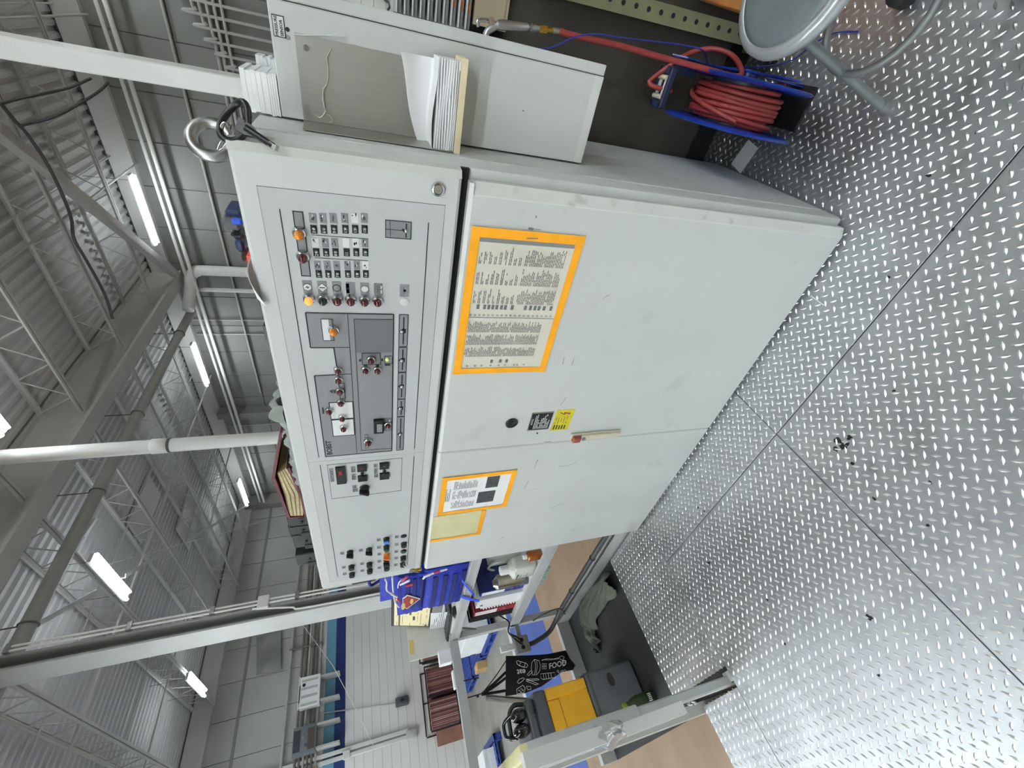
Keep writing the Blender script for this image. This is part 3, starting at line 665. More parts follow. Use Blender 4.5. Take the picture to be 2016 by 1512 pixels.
MB().rbox(x0 + 0.004, x1 - 0.006, -0.028, -0.010, zt - 0.040, zt - 0.006, 0.003, 1).build('push_release', red_plastic, h, 30)
MB().lathe([(0.008, 0), (0.008, 0.012), (0.006, 0.013), (0.0001, 0.013)], ((x0 + x1) / 2, -0.012, zt - 0.055), (0, -1, 0), 14).build('lock_cylinder', zinc, h, 40)
MB().lathe([(0.0035, 0), (0.003, 0.003), (0.0001, 0.004)], (ony(zE(1088, 332)).x, 0, ony(zE(1088, 332)).z), (0, -1, 0), 10).build('screw', black, dr, 40)
# lifting eyes
for q, yy in ((V(0.002, 0.10, 1.725), 0), (V(-1.745, 0.16, 1.725), 1)):
    e = MB().lathe([(0.022, 0), (0.024, 0.006), (0.016, 0.012), (0.012, 0.02)], q, (0, 0, 1), 16)
    e.torus(q + V(0, 0, 0.050), (0.75, -0.75, 0), 0.035 if not yy else 0.030, 0.0115 if not yy else 0.009, 28, 10)
    e.build('lifting_eye', zinc if not yy else pipe_w, cab, 50)
scm = mat('scuff_grey', (120, 122, 122), 0.6); sc = MB()
for a, b, wd in (((1095, 570), (1078, 610), 0.003), ((1078, 615), (1062, 648), 0.002), ((1282, 633), (1360, 628), 0.0016), ((1360, 628), (1445, 598), 0.0016), ((1010, 760), (970, 838), 0.0016), ((1020, 852), (1085, 832), 0.0012), ((1212, 1008), (1330, 960), 0.0012), ((1350, 10), (1300, 80), 0.0016), ((755, 1282), (785, 1276), 0.003), ((1150, 412), (1210, 410), 0.003)):
    fline(sc, zE(*a), zE(*b), -0.0001, wd, 0.0003)
for a, b, wd in (((890, 130), (935, 138), 0.006), ((935, 136), (1000, 142), 0.0015), ((870, 212), (970, 214), 0.0025), ((955, 20), (962, 40), 0.003), ((1270, 1330), (1290, 1270), 0.002), ((1190, 1320), (1205, 1260), 0.002), ((1545, 745), (1600, 710), 0.0014)):
    fline(sc, zD(*a), zD(*b), -0.0001 if a[0] != 870 else -0.0046, wd, 0.0003)
sc.build('scuff', scm, cab, 0, kind='stuff')

# ------------------------------------------------------------------ sheets taped to the doors
def tape_strip(a, b, wd, y, parent, t=0.0005, m=None):
    a, b = V(a[0], 0, a[1]), V(b[0], 0, b[1]); d = b - a; n = d.normalized().cross(V(0, 1, 0)) * wd / 2; mb = MB()
    k = 8
    mb.grid(lambda u, v: a + d * u + n * (v * 2 - 1) + V(0, y - t - 0.0004 * abs(math.sin(u * 9 + v)), 0), k, 2, (0, t, 0))
    return mb.build('tape_strip', m or tape, parent, 0)
def taped(name, label, corners, tw_, m, sheet_y=-0.0012):
    x0, x1, z0, z1 = corners
    t = thing(name, label, 'paper', ((x0 + x1) / 2, -0.001, z0))
    return t
c = [ony(q) for q in ((926, 447), (1152, 462), (1072, 733), (893, 733))]
x0, x1, z0, z1 = (c[2].x + c[3].x) / 2, (c[0].x + c[1].x) / 2, (c[1].z + c[2].z) / 2, (c[0].z + c[3].z) / 2
s = thing('instruction_sheet', 'large two-page printed sheet framed in orange tape on the right-hand door', 'paper', ((x0 + x1) / 2, -0.001, z0))
MB().grid(lambda u, v: V(x0 + 0.006 + (x1 - x0 - 0.012) * u, -0.0018 - 0.0008 * math.sin(u * 17) * math.sin(v * 11), z0 + 0.006 + (z1 - z0 - 0.012) * v), 24, 16, (0, 0.0008, 0)).build('sheet', paper, s, 30)
W_ = 0.0235
tape_strip((x0, z1 - W_ / 2), (x1, z1 - W_ / 2), W_, -0.0030, s); tape_strip((x0, z0 + W_ / 2), (x1, z0 + W_ / 2), W_ * 0.95, -0.0030, s)
tape_strip((x0 + W_ / 2, z0), (x0 + W_ / 2, z1), W_ * 0.85, -0.0036, s); tape_strip((x1 - W_ / 2, z0), (x1 - W_ / 2, z1), W_ * 1.05, -0.0036, s)
ix0, ix1, iz0, iz1 = x0 + W_, x1 - W_, z0 + W_, z1 - W_
MB().box(ix1 - 0.012, ix1, -0.0032, -0.0024, iz0, iz1).build('grey_margin', print_grey, s, 0)
xs = ony(zD(730, 912)).x; xi = ony(zD(770, 830)).x
MB().box(xs - 0.0008, xs + 0.0008, -0.0034, -0.0026, iz0, iz1).build('fold_line', print_grey, s, 0)
pr = MB()
wR = (ix1 - 0.014 - xi - 0.012) / 3
for k in range(3):
    xa = xi + 0.014 + k * wR; words(pr, xa, xa + wR * 0.88, iz0 + 0.012, iz0 + 0.130, -0.0028, 0.0048, 0.42, 0.005, 0.013)
    z = iz1 - 0.006
    for t in range(9): words(pr, xa, xa + wR * random.uniform(0.45, 0.9), z - 0.0085, z, -0.0028, 0.0042, 0.45, 0.005, 0.013); z -= 0.0135
wL = (xs - 0.004 - ix0 - 0.045) / 3
for k in range(3): words(pr, ix0 + 0.043 + k * wL, ix0 + 0.043 + (k + 0.9) * wL, iz0 + 0.03, iz1 - 0.004, -0.0028, 0.0047, 0.42, 0.005, 0.013, 0.95)
pr.build('printed_text', print_fade, s, 0, kind='stuff')
tp = MB()
for x in (430, 488, 525, 560, 595, 635, 670, 730, 845, 890, 930, 965, 1010, 1070):
    z = ony(zD(x + 15, 830)).z; tp.box(xi - 0.004, xi + 0.010, -0.0030, -0.0024, z - 0.004, z + 0.004)
for x in (560, 635, 690): z = ony(zD(x + 10, 1275)).z; tp.box(ix0 + 0.018, ix0 + 0.030, -0.0030, -0.0024, z - 0.004, z + 0.004)
tp.build('printed_icon', print_dark, s, 0)
hp = MB()
for x in range(380, 1110, 39):
    z = ony(zD(x, 895)).z; hp.torus((xs + 0.008, -0.0028, z), (0, 1, 0), 0.0026, 0.0005, 10, 4)
for x in (355, 425, 482, 560, 630, 685, 765, 792, 850):
    z = ony(zD(x, 1312)).z; hp.torus((ix0 + 0.008, -0.0028, z), (0, 1, 0), 0.0028, 0.0005, 10, 4)
hp.build('punched_hole', print_line, s, 0)

c = [ony(zE(*q)) for q in ((230, 735), (920, 655), (795, 995), (190, 1070))]
x0, x1, z0, z1 = (c[2].x + c[3].x) / 2, (c[0].x + c[1].x) / 2, (c[1].z + c[2].z) / 2, (c[0].z + c[3].z) / 2
s = thing('photo_notice', 'white notice with two dark photos framed in orange tape on the left door', 'paper', ((x0 + x1) / 2, -0.001, z0)); W_ = 0.021
MB().grid(lambda u, v: V(x0 + 0.006 + (x1 - x0 - 0.012) * u, -0.0018 - 0.0007 * math.sin(u * 13) * math.sin(v * 8), z0 + 0.006 + (z1 - z0 - 0.012) * v), 18, 14, (0, 0.0008, 0)).build('sheet', paper_white, s, 30)
tape_strip((x0, z1 - W_ / 2), (x1, z1 - W_ / 2), W_, -0.003, s); tape_strip((x0, z0 + W_ / 2), (x1, z0 + W_ / 2), W_, -0.003, s)
tape_strip((x0 + W_ / 2, z0), (x0 + W_ / 2, z1), W_, -0.0036, s); tape_strip((x1 - W_ / 2, z0), (x1 - W_ / 2, z1), W_, -0.0036, s)
b = MB(); iw = x1 - x0 - 2 * W_; ih = z1 - z0 - 2 * W_; a0, b0 = x0 + W_, z0 + W_
b.box(a0 + iw * 0.16, a0 + iw * 0.52, -0.003, -0.0024, b0 + ih * 0.19, b0 + ih * 0.47); b.box(a0 + iw * 0.63, a0 + iw * 0.97, -0.003, -0.0024, b0 + ih * 0.18, b0 + ih * 0.38)
b.build('photo_print', photo_dark, s, 0)
pr = MB()
for k in range(3): words(pr, a0 + iw * (0.10 + 0.3 * k), a0 + iw * (0.36 + 0.3 * k), b0 + ih * 0.5, b0 + ih * 0.88, -0.0026, 0.0052, 0.42, 0.005, 0.014)
words(pr, a0 + iw * 0.35, a0 + iw * 0.75, b0 + ih * 0.90, b0 + ih * 0.99, -0.0026, 0.007, 0.4, 0.004, 0.014)
pr.build('printed_text', print_fade, s, 0, kind='stuff')

c = [ony(zE(*q)) for q in ((140, 1085), (625, 1025), (572, 1245), (112, 1308))]
x0, x1, z0, z1 = (c[2].x + c[3].x) / 2, (c[0].x + c[1].x) / 2 - 0.002, (c[1].z + c[2].z) / 2, (c[0].z + c[3].z) / 2 - 0.004
s = thing('yellowed_notice', 'small yellowed blank-looking sheet taped beside the white photo notice', 'paper', ((x0 + x1) / 2, -0.001, z0)); W_ = 0.020
MB().grid(lambda u, v: V(x0 + 0.004 + (x1 - x0 - 0.004) * u, -0.0014 - 0.0009 * math.sin(u * 9 + 1) * math.sin(v * 12), z0 + 0.006 + (z1 - z0 - 0.006) * v), 14, 14, (0, 0.0008, 0)).build('sheet', paper_yellow, s, 30)
tape_strip((x0, z0 + W_ / 2), (x1, z0 + W_ / 2), W_, -0.0030, s); tape_strip((x0 + 0.008, z0), (x0 + 0.008, z1), 0.017, -0.0034, s)

# ------------------------------------------------------------------ keys
s = thing('hook_key', 'black ring-handled cabinet key clipped to the right-hand lifting eye', 'key', ony(map5(470, 1230), 0.02))
rc = ony(map5(470, 1095), 0.035); u = RX * 1.0; v = RD * 1.0; pts = []
for k in range(26):
    t = 2 * PI * k / 26; pts.append(rc + (u * math.cos(t) * 0.68 + v * math.sin(t)) * 0.036 + u * 0.010 * math.sin(t) * -1 + RF * 0.004 * math.sin(t * 2))
MB().tube(pts, 0.0062, 10, True).build('ring_handle', black, s, 60)
p0 = ony(map5(520, 1120), 0.022); p1 = ony(map5(815, 1318), -0.014); d = (p1 - p0).normalized()
b = MB(); n = d.cross(RF).normalized()
b.prism([p0 - n * 0.014 - d * 0.004, p0 + n * 0.010 - d * 0.010, p0 + n * 0.010 + d * 0.02, p0 + n * 0.006 + d * 0.03, p0 - n * 0.006 + d * 0.03, p0 - n * 0.012 + d * 0.016], RF * 0.007)
b.cyl(p0 + d * 0.01 + RF * 0.003, p1, 0.0068, 0.0058, 12); b.build('key_stem', black, s, 40)
MB().cyl(p1 - d * 0.008, p1 + d * 0.008, 0.0062, seg=4).build('square_socket', steel, s, 30)
a = ony(map5(395, 1130), 0.03); b_ = ony(map5(330, 1335), 0.06); q = a + (b_ - a) * 0.5 + RX * 0.004
MB().tube(smoothpts([a + RX * 0.004, a - RX * 0.006 - RD * 0.004, a - RX * 0.012 + RD * 0.012, q - RX * 0.006, b_ - RX * 0.004, b_ + RX * 0.004, q + RX * 0.008, a + RX * 0.010], 5), 0.0026, 8).build('snap_hook', chrome, s, 60)
s = thing('key_bunch', 'small bunch of keys hanging from the key switch at the lower left corner', 'key', ony(zC(1010, 1250), -0.03))
p = ony(zC(946, 1205), -0.022)
MB().torus(p + V(0, -0.004, -0.012), (1, 0.3, 0), 0.010, 0.0012, 20, 6).build('split_ring', chrome, s, 60)
def key(at, d, n, m, L_=0.05):
    at, d, n = Vector(at), Vector(d).normalized(), Vector(n).normalized(); k = d.cross(n)
    b = MB(); b.prism([at + k * (0.011 * math.cos(t * PI / 6)) + d * (0.011 + 0.011 * math.sin(t * PI / 6)) for t in range(12)], n * 0.002)
    b.prism([at + k * 0.0035 + d * 0.02, at + k * 0.0035 + d * L_, at + d * (L_ + 0.004), at - k * 0.0035 + d * (L_ - 0.004), at - k * 0.0018 + d * (L_ - 0.014), at - k * 0.0035 + d * (L_ - 0.02), at - k * 0.0035 + d * 0.02], n * 0.002)
    b.build('key', m, s, 30)
e = ony(zC(1010, 1255), -0.03); key(e, (0.1, 0, -1), (0, -1, 0.1), steel, 0.045); key(e + V(0.004, -0.004, 0.004), (-0.35, -0.2, -1), (0.2, -1, 0), zinc, 0.045)
MB().rbox(e.x - 0.012, e.x + 0.012, e.y - 0.010, e.y - 0.002, e.z - 0.055, e.z - 0.015, 0.003, 1).build('key_tag', brass, s, 30)

# ------------------------------------------------------------------ pressure sensor box with its document holder
BY = 0.215
bx = thing('sensor_box', 'grey steel pressure sensor box fixed to the right side of the cabinet', 'box', (0.15, 0.3, 0.9))
MB().rbox(0.0405, 0.262, BY + 0.0165, 0.42, 0.898, 1.654, 0.003, 1).build('housing', paint, bx, 30)
MB().rbox(0.0405, 0.2415, BY, BY + 0.016, 0.900, 1.656, 0.002, 1).build('front_cover', paint, bx, 30)
MB().rbox(0.2432, 0.2655, BY - 0.001, BY + 0.02, 0.902, 1.656, 0.002, 1).build('cover_flange', paint, bx, 30)
MB().box(0.2412, 0.2434, BY + 0.004, BY + 0.014, 0.902, 1.654).build('cover_gap', blackm, bx, 0)
MB().box(0.0415, 0.2410, BY - 0.0006, BY + 0.001, 0.902, 0.926).build('lower_return', paint_edge, bx, 0)
P = [ony(q, BY) for q in ((537, 27), (557, 31), (563, 76), (543, 73))]
x0, x1, z0, z1 = P[2].x, P[0].x, P[1].z, P[0].z; z1 += 0.003; z0 -= 0.001
tg_ = MB().m(0).box(x0, x1, BY - 0.0012, BY, z0, z1).m(1).box(x0 + 0.0016, x1 - 0.0016, BY - 0.0016, BY - 0.001, z0 + 0.0014, z1 - 0.0014).build('engraved_tag', [print_line, print_white], bx, 0)
letters('PRESSURE', 0.0072, V((x0 + x1) / 2, BY - 0.0018, z0 + (z1 - z0) * 0.70), (1, 0, 0), (0, 0, 1), print_line, tg_, align='CENTER', ext=0.0002, bold=0.0002)
letters('SENSOR', 0.0072, V((x0 + x1) / 2 - 0.002, BY - 0.0018, z0 + (z1 - z0) * 0.28), (1, 0, 0), (0, 0, 1), print_line, tg_, align='CENTER', ext=0.0002, bold=0.0002)
for q in ((566, 58), (567.5, 74)):
    p = ony(q, BY); MB().lathe([(0.004, 0), (0.003, 0.002), (0.0001, 0.0022)], (p.x, BY, p.z), (0, -1, 0), 10).build('screw', black if q[1] < 60 else zinc, bx, 40)
p = ony((1030, 218), BY); MB().lathe([(0.0016, 0), (0.0001, 0.001)], (p.x, BY, p.z), (0, -1, 0), 8).build('pin_hole', blackm, bx, 0)
# holder: back plate, side flange, tray
hd = thing('document_holder', 'bent stainless steel document holder screwed to the sensor box', 'holder', (0.12, 0.2, 1.28))
hx0, hx1, hz0, hz1 = 0.0395, 0.196, 1.285, 1.612
MB().box(hx0, hx1, BY - 0.0022, BY - 0.0006, hz0, hz1).build('back_plate', steel, hd, 0)
MB().prism([V(hx0, BY - 0.0024, hz1), V(hx0 - 0.001, BY - 0.086, hz1 - 0.004), V(hx0 - 0.001, BY - 0.092, hz0), V(hx0, BY - 0.0024, hz0)], (0.0014, 0, 0)).build('side_flange', steel, hd, 0)
MB().box(hx0 - 0.0002, hx0 + 0.0025, BY - 0.0045, BY - 0.0024, hz0, hz1).build('bend_highlight', chrome, hd, 0)  # chrome strip stands in for the highlight along the bend
stain = mat('dried_glue', (232, 228, 204), 0.6, var=0.1, vs=60)
gl = lambda q: ony(map5(*q), BY - 0.0028)
MB().tube(smoothpts([gl(q) for q in ((1340, 440), (1300, 520), (1312, 620), (1304, 740), (1275, 800), (1262, 880), (1275, 960), (1285, 1005), (1240, 1060), (1190, 1030))], 5), 0.0032, 6, flat=0.3).tube(smoothpts([gl(q) for q in ((1268, 790), (1264, 840), (1272, 930), (1282, 985))], 5), 0.0065, 6, flat=0.16).tube(smoothpts([gl(q) for q in ((1300, 1030), (1335, 1050), (1350, 1090), (1325, 1105))], 5), 0.0018, 6, flat=0.3).build('glue_run', stain, hd, 60)
MB().tube([gl((1000, 308)), gl((1090, 318)), gl((1280, 316)), gl((1470, 330))], 0.003, 6, flat=0.4).build('clear_tape_glint', paper_white, hd, 60)  # white strip paints the glint along the clear tape
MB().box(hx0, hx1, BY - 0.085, BY - 0.001, hz0 - 0.003, hz0).build('tray', steel, hd, 0)
p = ony(map5(1110, 430), BY); MB().lathe([(0.006, 0), (0.005, 0.003), (0.0001, 0.0036)], (p.x, BY - 0.002, p.z), (0, -1, 0), 12).build('screw', chrome, hd, 40)
st = []
SY = 0.128
pz_ = ony((915, 200), SY).z; pt_ = ony((857, 200), SY).z; px0 = ony((905, 306), SY).x; px1 = ony((905, 112), SY).x
nb = 9; h = (pt_ - pz_ - 0.016) / nb
bd = thing('cardboard_pad', 'cream cardboard backing block under the paper stack in the steel holder', 'pad', ((px0 + px1) / 2, 0.18, pz_))
MB().rbox(px0, px1, SY - 0.002, BY - 0.004, pz_, pz_ + 0.0145, 0.001, 1).build('board', paper_cream, bd, 20)
for k in range(nb):
    z = pz_ + 0.015 + k * h; j = random.uniform(-0.003, 0.002)
    o = MB().grid(lambda u, v: V(px0 + 0.004 + (px1 - px0 - 0.012) * u, SY + 0.002 + j + (BY - SY - 0.012) * v, z + 0.0007 * math.sin(u * 7 + k)), 8, 3, (0, 0, h * 0.72)).build('paper_pad', paper_white, None, 30, org=((px0 + px1) / 2, 0.17, z))
    tag(o, 'white paper pad in the document holder, ' + ('lowest of the nine', 'second from the bottom', 'third from the bottom', 'fourth from the bottom', 'middle of the nine', 'fourth from the top', 'third from the top', 'second from the top', 'topmost under the loose sheet')[k], 'paper', 'pads stacked in the document holder')
zt = pt_ + 0.001
def curl(u, v):
    if v < 0.45: y = SY + (BY - SY - 0.02) * v / 0.45; z = zt
    else:
        t = (v - 0.45) / 0.55; y = BY - 0.018 - 0.010 * t; z = zt + 0.075 * t * (0.35 + 0.65 * u)
    return V(px0 + (px1 - px0) * (0.02 + 0.9 * u), y - 0.045 * max(0, v - 0.75) * 4 * (u ** 2) * 0.5, z + 0.004 * math.sin(u * 5))
o = MB().grid(curl, 12, 12, (0, 0, 0.0005)).build('loose_sheet', paper_white, None, 40, org=((px0 + px1) / 2, 0.17, zt)); tag(o, 'loose white sheet curling up from the stack in the document holder', 'paper')
# paper blocks on the box
_l = ('white paper block, front and largest, on top of the sensor box', 'white paper block set back to the right on the sensor box', 'low white paper block at the front right on the sensor box')
for k, (a, b_, y, lab) in enumerate((((570, 1000), (745, 660), 0.222, _l[0]), ((672, 640), (812, 530), 0.34, _l[1]), ((760, 1035), (868, 690), 0.219, _l[2]))):
    p, q = ony(map5(*a), y), ony(map5(*b_), y); zz0 = 1.658; zz1 = max(p.z, q.z)
    if k == 2: zz1 = ony(map5(762, 850), y).z
    o = thing('paper_block', lab, 'paper', ((p.x + q.x) / 2, y, zz0), 'white paper blocks on the sensor box')
    n = 7 if k != 2 else 5; hh = (zz1 - zz0) / n
    for t in range(n):
        jx = random.uniform(-0.002, 0.002); MB().box(min(p.x, q.x) + jx, max(p.x, q.x) + jx, y + random.uniform(0, 0.002), y + (0.10 if k == 0 else 0.05), zz0 + t * hh + 0.0004, zz0 + (t + 1) * hh).build('pad', paper_white, o, 0)

# ------------------------------------------------------------------ things lying on top of the cabinet
TZ = 1.7305
navy = mat('dark_blue_plastic', (34, 50, 86), 0.4); blue_p = mat('bright_blue_plastic', (36, 76, 190), 0.4); greyp = mat('grey_plastic', (78, 80, 82), 0.5, var=0.08, vs=10)
y = 0.14
def bpx(mb, a, b_, y, d, r=0.004):
    p, q = ony(a, y), ony(b_, y); return mb.rbox(p.x, q.x, y, y + d, max(p.z, TZ), max(q.z, TZ) if abs(max(q.z, TZ) - max(p.z, TZ)) > 0.008 else TZ, r, 1)
s = thing('hand_tool', 'dark blue and black power hand tool lying on the cabinet top', 'tool', (-0.3, 0.16, TZ))
bpx(MB(), map2(1480, 45), map2(1600, 112), y, 0.07).build('battery_block', navy, s, 30)
bpx(MB(), map2(1450, 100), map2(1600, 190), y - 0.02, 0.07, 0.008).build('rear_grip', greyp, s, 30)
bpx(MB(), map2(1525, 100), map2(1606, 150), y - 0.03, 0.012).build('blue_band', blue_p, s, 30)
bpx(MB(), map2(1515, 190), map2(1620, 250), y, 0.05, 0.008).build('motor_body', black, s, 30)
bpx(MB(), map2(1545, 245), map2(1625, 330), y + 0.01, 0.05, 0.006).build('switch_body', navy, s, 30)
bpx(MB(), map2(1560, 330), map2(1640, 405), y - 0.005, 0.06, 0.010).build('front_head', greyp, s, 30)
red_card = mat('orange_red_card', (214, 84, 62), 0.5)
p, q = ony(map2(1628, 350), 0.08), ony(map2(1650, 580), 0.08)
o = MB().box(q.x, p.x, 0.08, 0.20, TZ, p.z).build('red_box', red_card, None, 0, org=((p.x + q.x) / 2, 0.14, TZ)); tag(o, 'flat orange-red carton lying on the cabinet top', 'carton')
p, q = ony(map2(1660, 430), 0.0), ony(map2(1720, 660), 0.0)
o = MB().grid(lambda u, v: V(p.x + (q.x - p.x) * u, 0.07 - 0.085 * v, TZ + 0.010 - 0.002 * v - (0.022 * u * max(0, v - 0.6) / 0.4) + 0.004 * math.sin(u * 4)), 8, 10, (0, 0, 0.0008)).build('white_flap', paper_white, None, 40, org=((p.x + q.x) / 2, 0.04, TZ)); tag(o, 'sheet of white paper jutting over the cabinet front edge', 'paper')
p, q = ony(map2(1732, 812), 0.10), ony(map2(1780, 990), 0.10)
o = MB().rbox(q.x, p.x, 0.10, 0.16, TZ, max(p.z, TZ + 0.02), 0.006, 2).build('black_case', black, None, 40, org=((p.x + q.x) / 2, 0.13, TZ)); tag(o, 'flat black case lying on the cabinet top', 'case')
clothm = mat('grey_green_cloth', (128, 134, 128), 0.9, var=0.12, vs=26, bump=0.5, bs=120)
zB6 = M(520, 700, 4.2); p0 = ony(zB6(100, 470), 0.10)
cl0, cl1 = ony(zB6(130, 330), 0.08), ony(zB6(280, 1040), 0.06)
def cloth(u, v):
    x = cl0.x + (cl1.x - cl0.x) * u; yy = 0.03 + 0.16 * v
    hgt = 0.010 + 0.012 * abs(math.sin(v * 11 + u * 9)) * (0.5 + 0.5 * math.sin(u * 17) ** 2) + 0.005 * math.sin(u * 47 + v * 13) + 0.004 * math.sin(u * 23 - v * 21) + 0.028 * math.exp(-((u - 0.10) / 0.09) ** 2) * (1 - 0.4 * v)
    return V(x, yy, TZ + hgt * (0.25 if v in (0, 1) else 1))
o = MB().grid(cloth, 44, 22, (0, 0, -0.003)).build('cloth', clothm, None, 60, org=((cl0.x + cl1.x) / 2, 0.1, TZ)); tag(o, 'crumpled grey-green cloth lying under the maroon ledger on the cabinet top', 'cloth')
maroon = mat('worn_maroon_cover', (96, 34, 44), 0.6, var=0.12, vs=20, spots=0.35, ss=26, spot=(150, 100, 96)); pages = mat('old_page_edges', (196, 180, 136), 0.7, var=0.18, vs=90); page_dark = mat('brown_page_edges', (120, 104, 74), 0.8)
s = thing('ledger', 'open worn maroon ledger lying on the grey-green cloth', 'book', (-1.35, 0.1, TZ))
ry = 0.07
Q = lambda a, dy=0.0: ony(zB6(*a), ry + dy)
A1, A2, A3 = Q((130, 640)), Q((62, 1010)), Q((195, 1340))
b = MB(); b.prism([A1, A2, A3, A3 - V(0.0, 0, 0.008), A2 - V(0.0, 0, 0.010), A1 - V(0, 0, 0.008)], (0, 0.20, 0)); b.build('upper_cover', maroon, s, 0)
B1, B2, B3 = Q((190, 930)), Q((300, 1180)), Q((335, 1335))
b = MB(); b.prism([B1, B2, B3, B3 - V(0, 0, 0.008), B2 - V(0, 0, 0.008), B1 - V(0, 0, 0.008)], (0, 0.20, 0)); b.build('lower_cover', maroon, s, 0)
for k in range(12):
    t = k / 11; pa = A2 + (B1 - A2) * (0.35 + 0.5 * t) + V(0, 0.004, 0); pc = A3 + (B3 - A3) * (0.10 + 0.75 * t) + V(0.004, 0.004, 0.0)
    pm = (pa + pc) / 2 + (B2 - (A2 + A3) / 2) * (0.06 + 0.30 * t)
    MB().prism([pa, pm, pc, pc - V(0, 0, 0.004), pm - V(0, 0, 0.004), pa - V(0, 0, 0.004)], (0, 0.185, 0)).build('page_block', pages if k % 3 else page_dark, s, 0)
MB().prism([A3, B3, B3 + V(-0.010, 0, 0), A3 + V(-0.010, 0, 0)], (0, 0.20, 0)).build('spine', maroon, s, 0)
for k, (a, b_, cut) in enumerate((((186, 1352), (330, 1412), 0), ((195, 1416), (352, 1480), 1), ((232, 1500), (360, 1580), 2), ((255, 1655), (395, 1720), 3))):
    yy = 0.07; p, q = ony(zB6(*a), yy), ony(zB6(*b_), yy)
    lab = ('black clamp block against the maroon ledger', 'black clamp block second from the ledger', 'long notched black clamp block, third from the ledger', 'black clamp block nearest the left lifting eye')[k]
    s = thing('clamp_block', lab, 'clamp', ((p.x + q.x) / 2, yy, TZ), 'black clamp blocks on the cabinet top')
    b = MB(); b.rbox(q.x, p.x, yy, yy + 0.06, TZ, p.z, 0.003, 1)
    if cut: b.rbox(q.x - 0.012, q.x + 0.02, yy - 0.004, yy + 0.05, TZ, TZ + (p.z - TZ) * 0.55, 0.003, 1)
    if cut == 2: b.rbox(p.x - 0.006, p.x + 0.016, yy, yy + 0.05, TZ + (p.z - TZ) * 0.62, p.z + 0.004, 0.003, 1)
    b.build('body', black, s, 30)
    MB().lathe([(0.005, 0), (0.005, 0.004), (0.002, 0.004), (0.0001, 0.002)], ((p.x + q.x) / 2, yy, TZ + (p.z - TZ) * 0.4), (0, -1, 0), 10).build('bolt', blackm, s, 40)

# ------------------------------------------------------------------ right of the cabinet: machine flank, trays, air hose, reel, stool
flank = mat('dark_oily_steel', (66, 62, 54), 0.5, 0.2, var=0.22, vs=4, spots=0.3, ss=9, spot=(90, 80, 64))
olive = mat('olive_slotted_steel', (122, 124, 92), 0.5, 0.1, var=0.14, vs=14)
tanb = mat('tan_board', (176, 164, 138), 0.7, var=0.08, vs=8); woodm = mat('orange_wood', (172, 112, 48), 0.6, var=0.16, vs=9, stretch=(2, 30, 2))
s = thing('machine_flank', 'dark oily steel machine flank behind the hose reel', 'machine', (0.7, 1.0, 0))
MB().rbox(-0.35, 1.4, 0.745, 1.6, 0.14, 1.03, 0.006, 1).build('side_plate', flank, s, 30)
MB().box(-0.34, 1.35, 0.80, 1.5, 0.0, 0.14).build('base', blackm, s, 0); MB().rbox(0.056, 1.45, 0.965, 1.6, 1.03, 1.53, 0.006, 1).build('upper_housing', flank, s, 30)
MB().box(0.10, 0.14, 0.742, 0.76, 0.14, 0.42).build('strap', flank, s, 0)
Ya = 0.66
a0, a1, b0, b1 = ony((1165, -20), Ya), ony((1460, 78), Ya), ony((1250, -20), Ya), ony((1455, 45), Ya)
s = MB(); ex = 0.052
s.obox((0.430, Ya, 0.55), (0.026, 0, 0.0005), (0, 0.002, 0), (-0.012, 0, 0.45)).obox((0.454, Ya + 0.026, 0.55), (0.002, 0, 0), (0, 0.026, 0), (-0.012, 0, 0.45))
s = s.build('slotted_post', olive, None, 0, org=(0.44, 0.68, 0)); tag(s, 'olive slotted steel angle post standing behind the stool', 'post')
MB().box(0.40, 0.48, 0.64, 0.72, 0.0, 0.11).build('foot', olive, s, 0)
for k in range(16):
    z = 0.20 + k * 0.048; x = 0.432 - 0.012 * (z - 0.55) / 0.45
    MB().lathe([(0.0075, 0), (0.0075, 0.0008)], (x, Ya - 0.0016, z), (0, -1, 0), 10).build('slot', blackm, s, 0)
s = MB().rbox(0.485, 0.75, 0.60, 0.64, 0.0, 0.47, 0.003, 1).build('wooden_board', woodm, None, 30, org=(0.6, 0.62, 0)); tag(s, 'orange-brown wooden board standing behind the grey stool', 'board')
# tan board, white gridded board, stack of trays
Yt = 0.70
p, q = ony((988, 70), Yt), ony((929, 0), Yt)
s = MB().m(0).box(0.285, 0.62, Yt, Yt + 0.02, p.z, q.z - 0.012).m(1).box(0.285, 0.62, Yt + 0.004, Yt + 0.03, p.z - 0.012, p.z).build('tan_board', [tanb, tanb], None, 0, org=(0.45, Yt, p.z)); tag(s, 'tan board behind the chrome air gun', 'board')
z0, z1 = ony((927, 55), Yt).z, ony((777, 20), Yt).z
tr = thing('tray_rack', 'grey rack of thin stacked trays behind the sensor box', 'rack', (0.45, Yt + 0.1, z0))
MB().box(0.265, 0.62, Yt + 0.02, Yt + 0.26, z0 - 0.006, z0 + 0.002).box(0.265, 0.62, Yt + 0.24, Yt + 0.26, z0, z1).build('rack_frame', blackm, tr, 0)
org_ = mat('orange_sticker', (196, 112, 50), 0.6); trayg = mat('tray_grey', (140, 141, 142), 0.45)
n = 10; hz = (z1 - z0) / n
for k in range(n):
    z = z0 + 0.004 + k * hz
    t = MB().m(0).box(0.268, 0.61, Yt + 0.004, Yt + 0.24, z, z + hz * 0.52).m(1).box(0.268, 0.61, Yt - 0.004, Yt + 0.24, z + hz * 0.52, z + hz * 0.66).build('tray', [trayg, pipe_w], tr, 0)
    if k in (0, 1, 2, 4, 5, 9): xx = 0.305 + 0.004 * k; MB().box(xx, xx + 0.024, Yt + 0.0025, Yt + 0.004, z + 0.003, z + hz * 0.42).build('sticker', org_, t, 0)
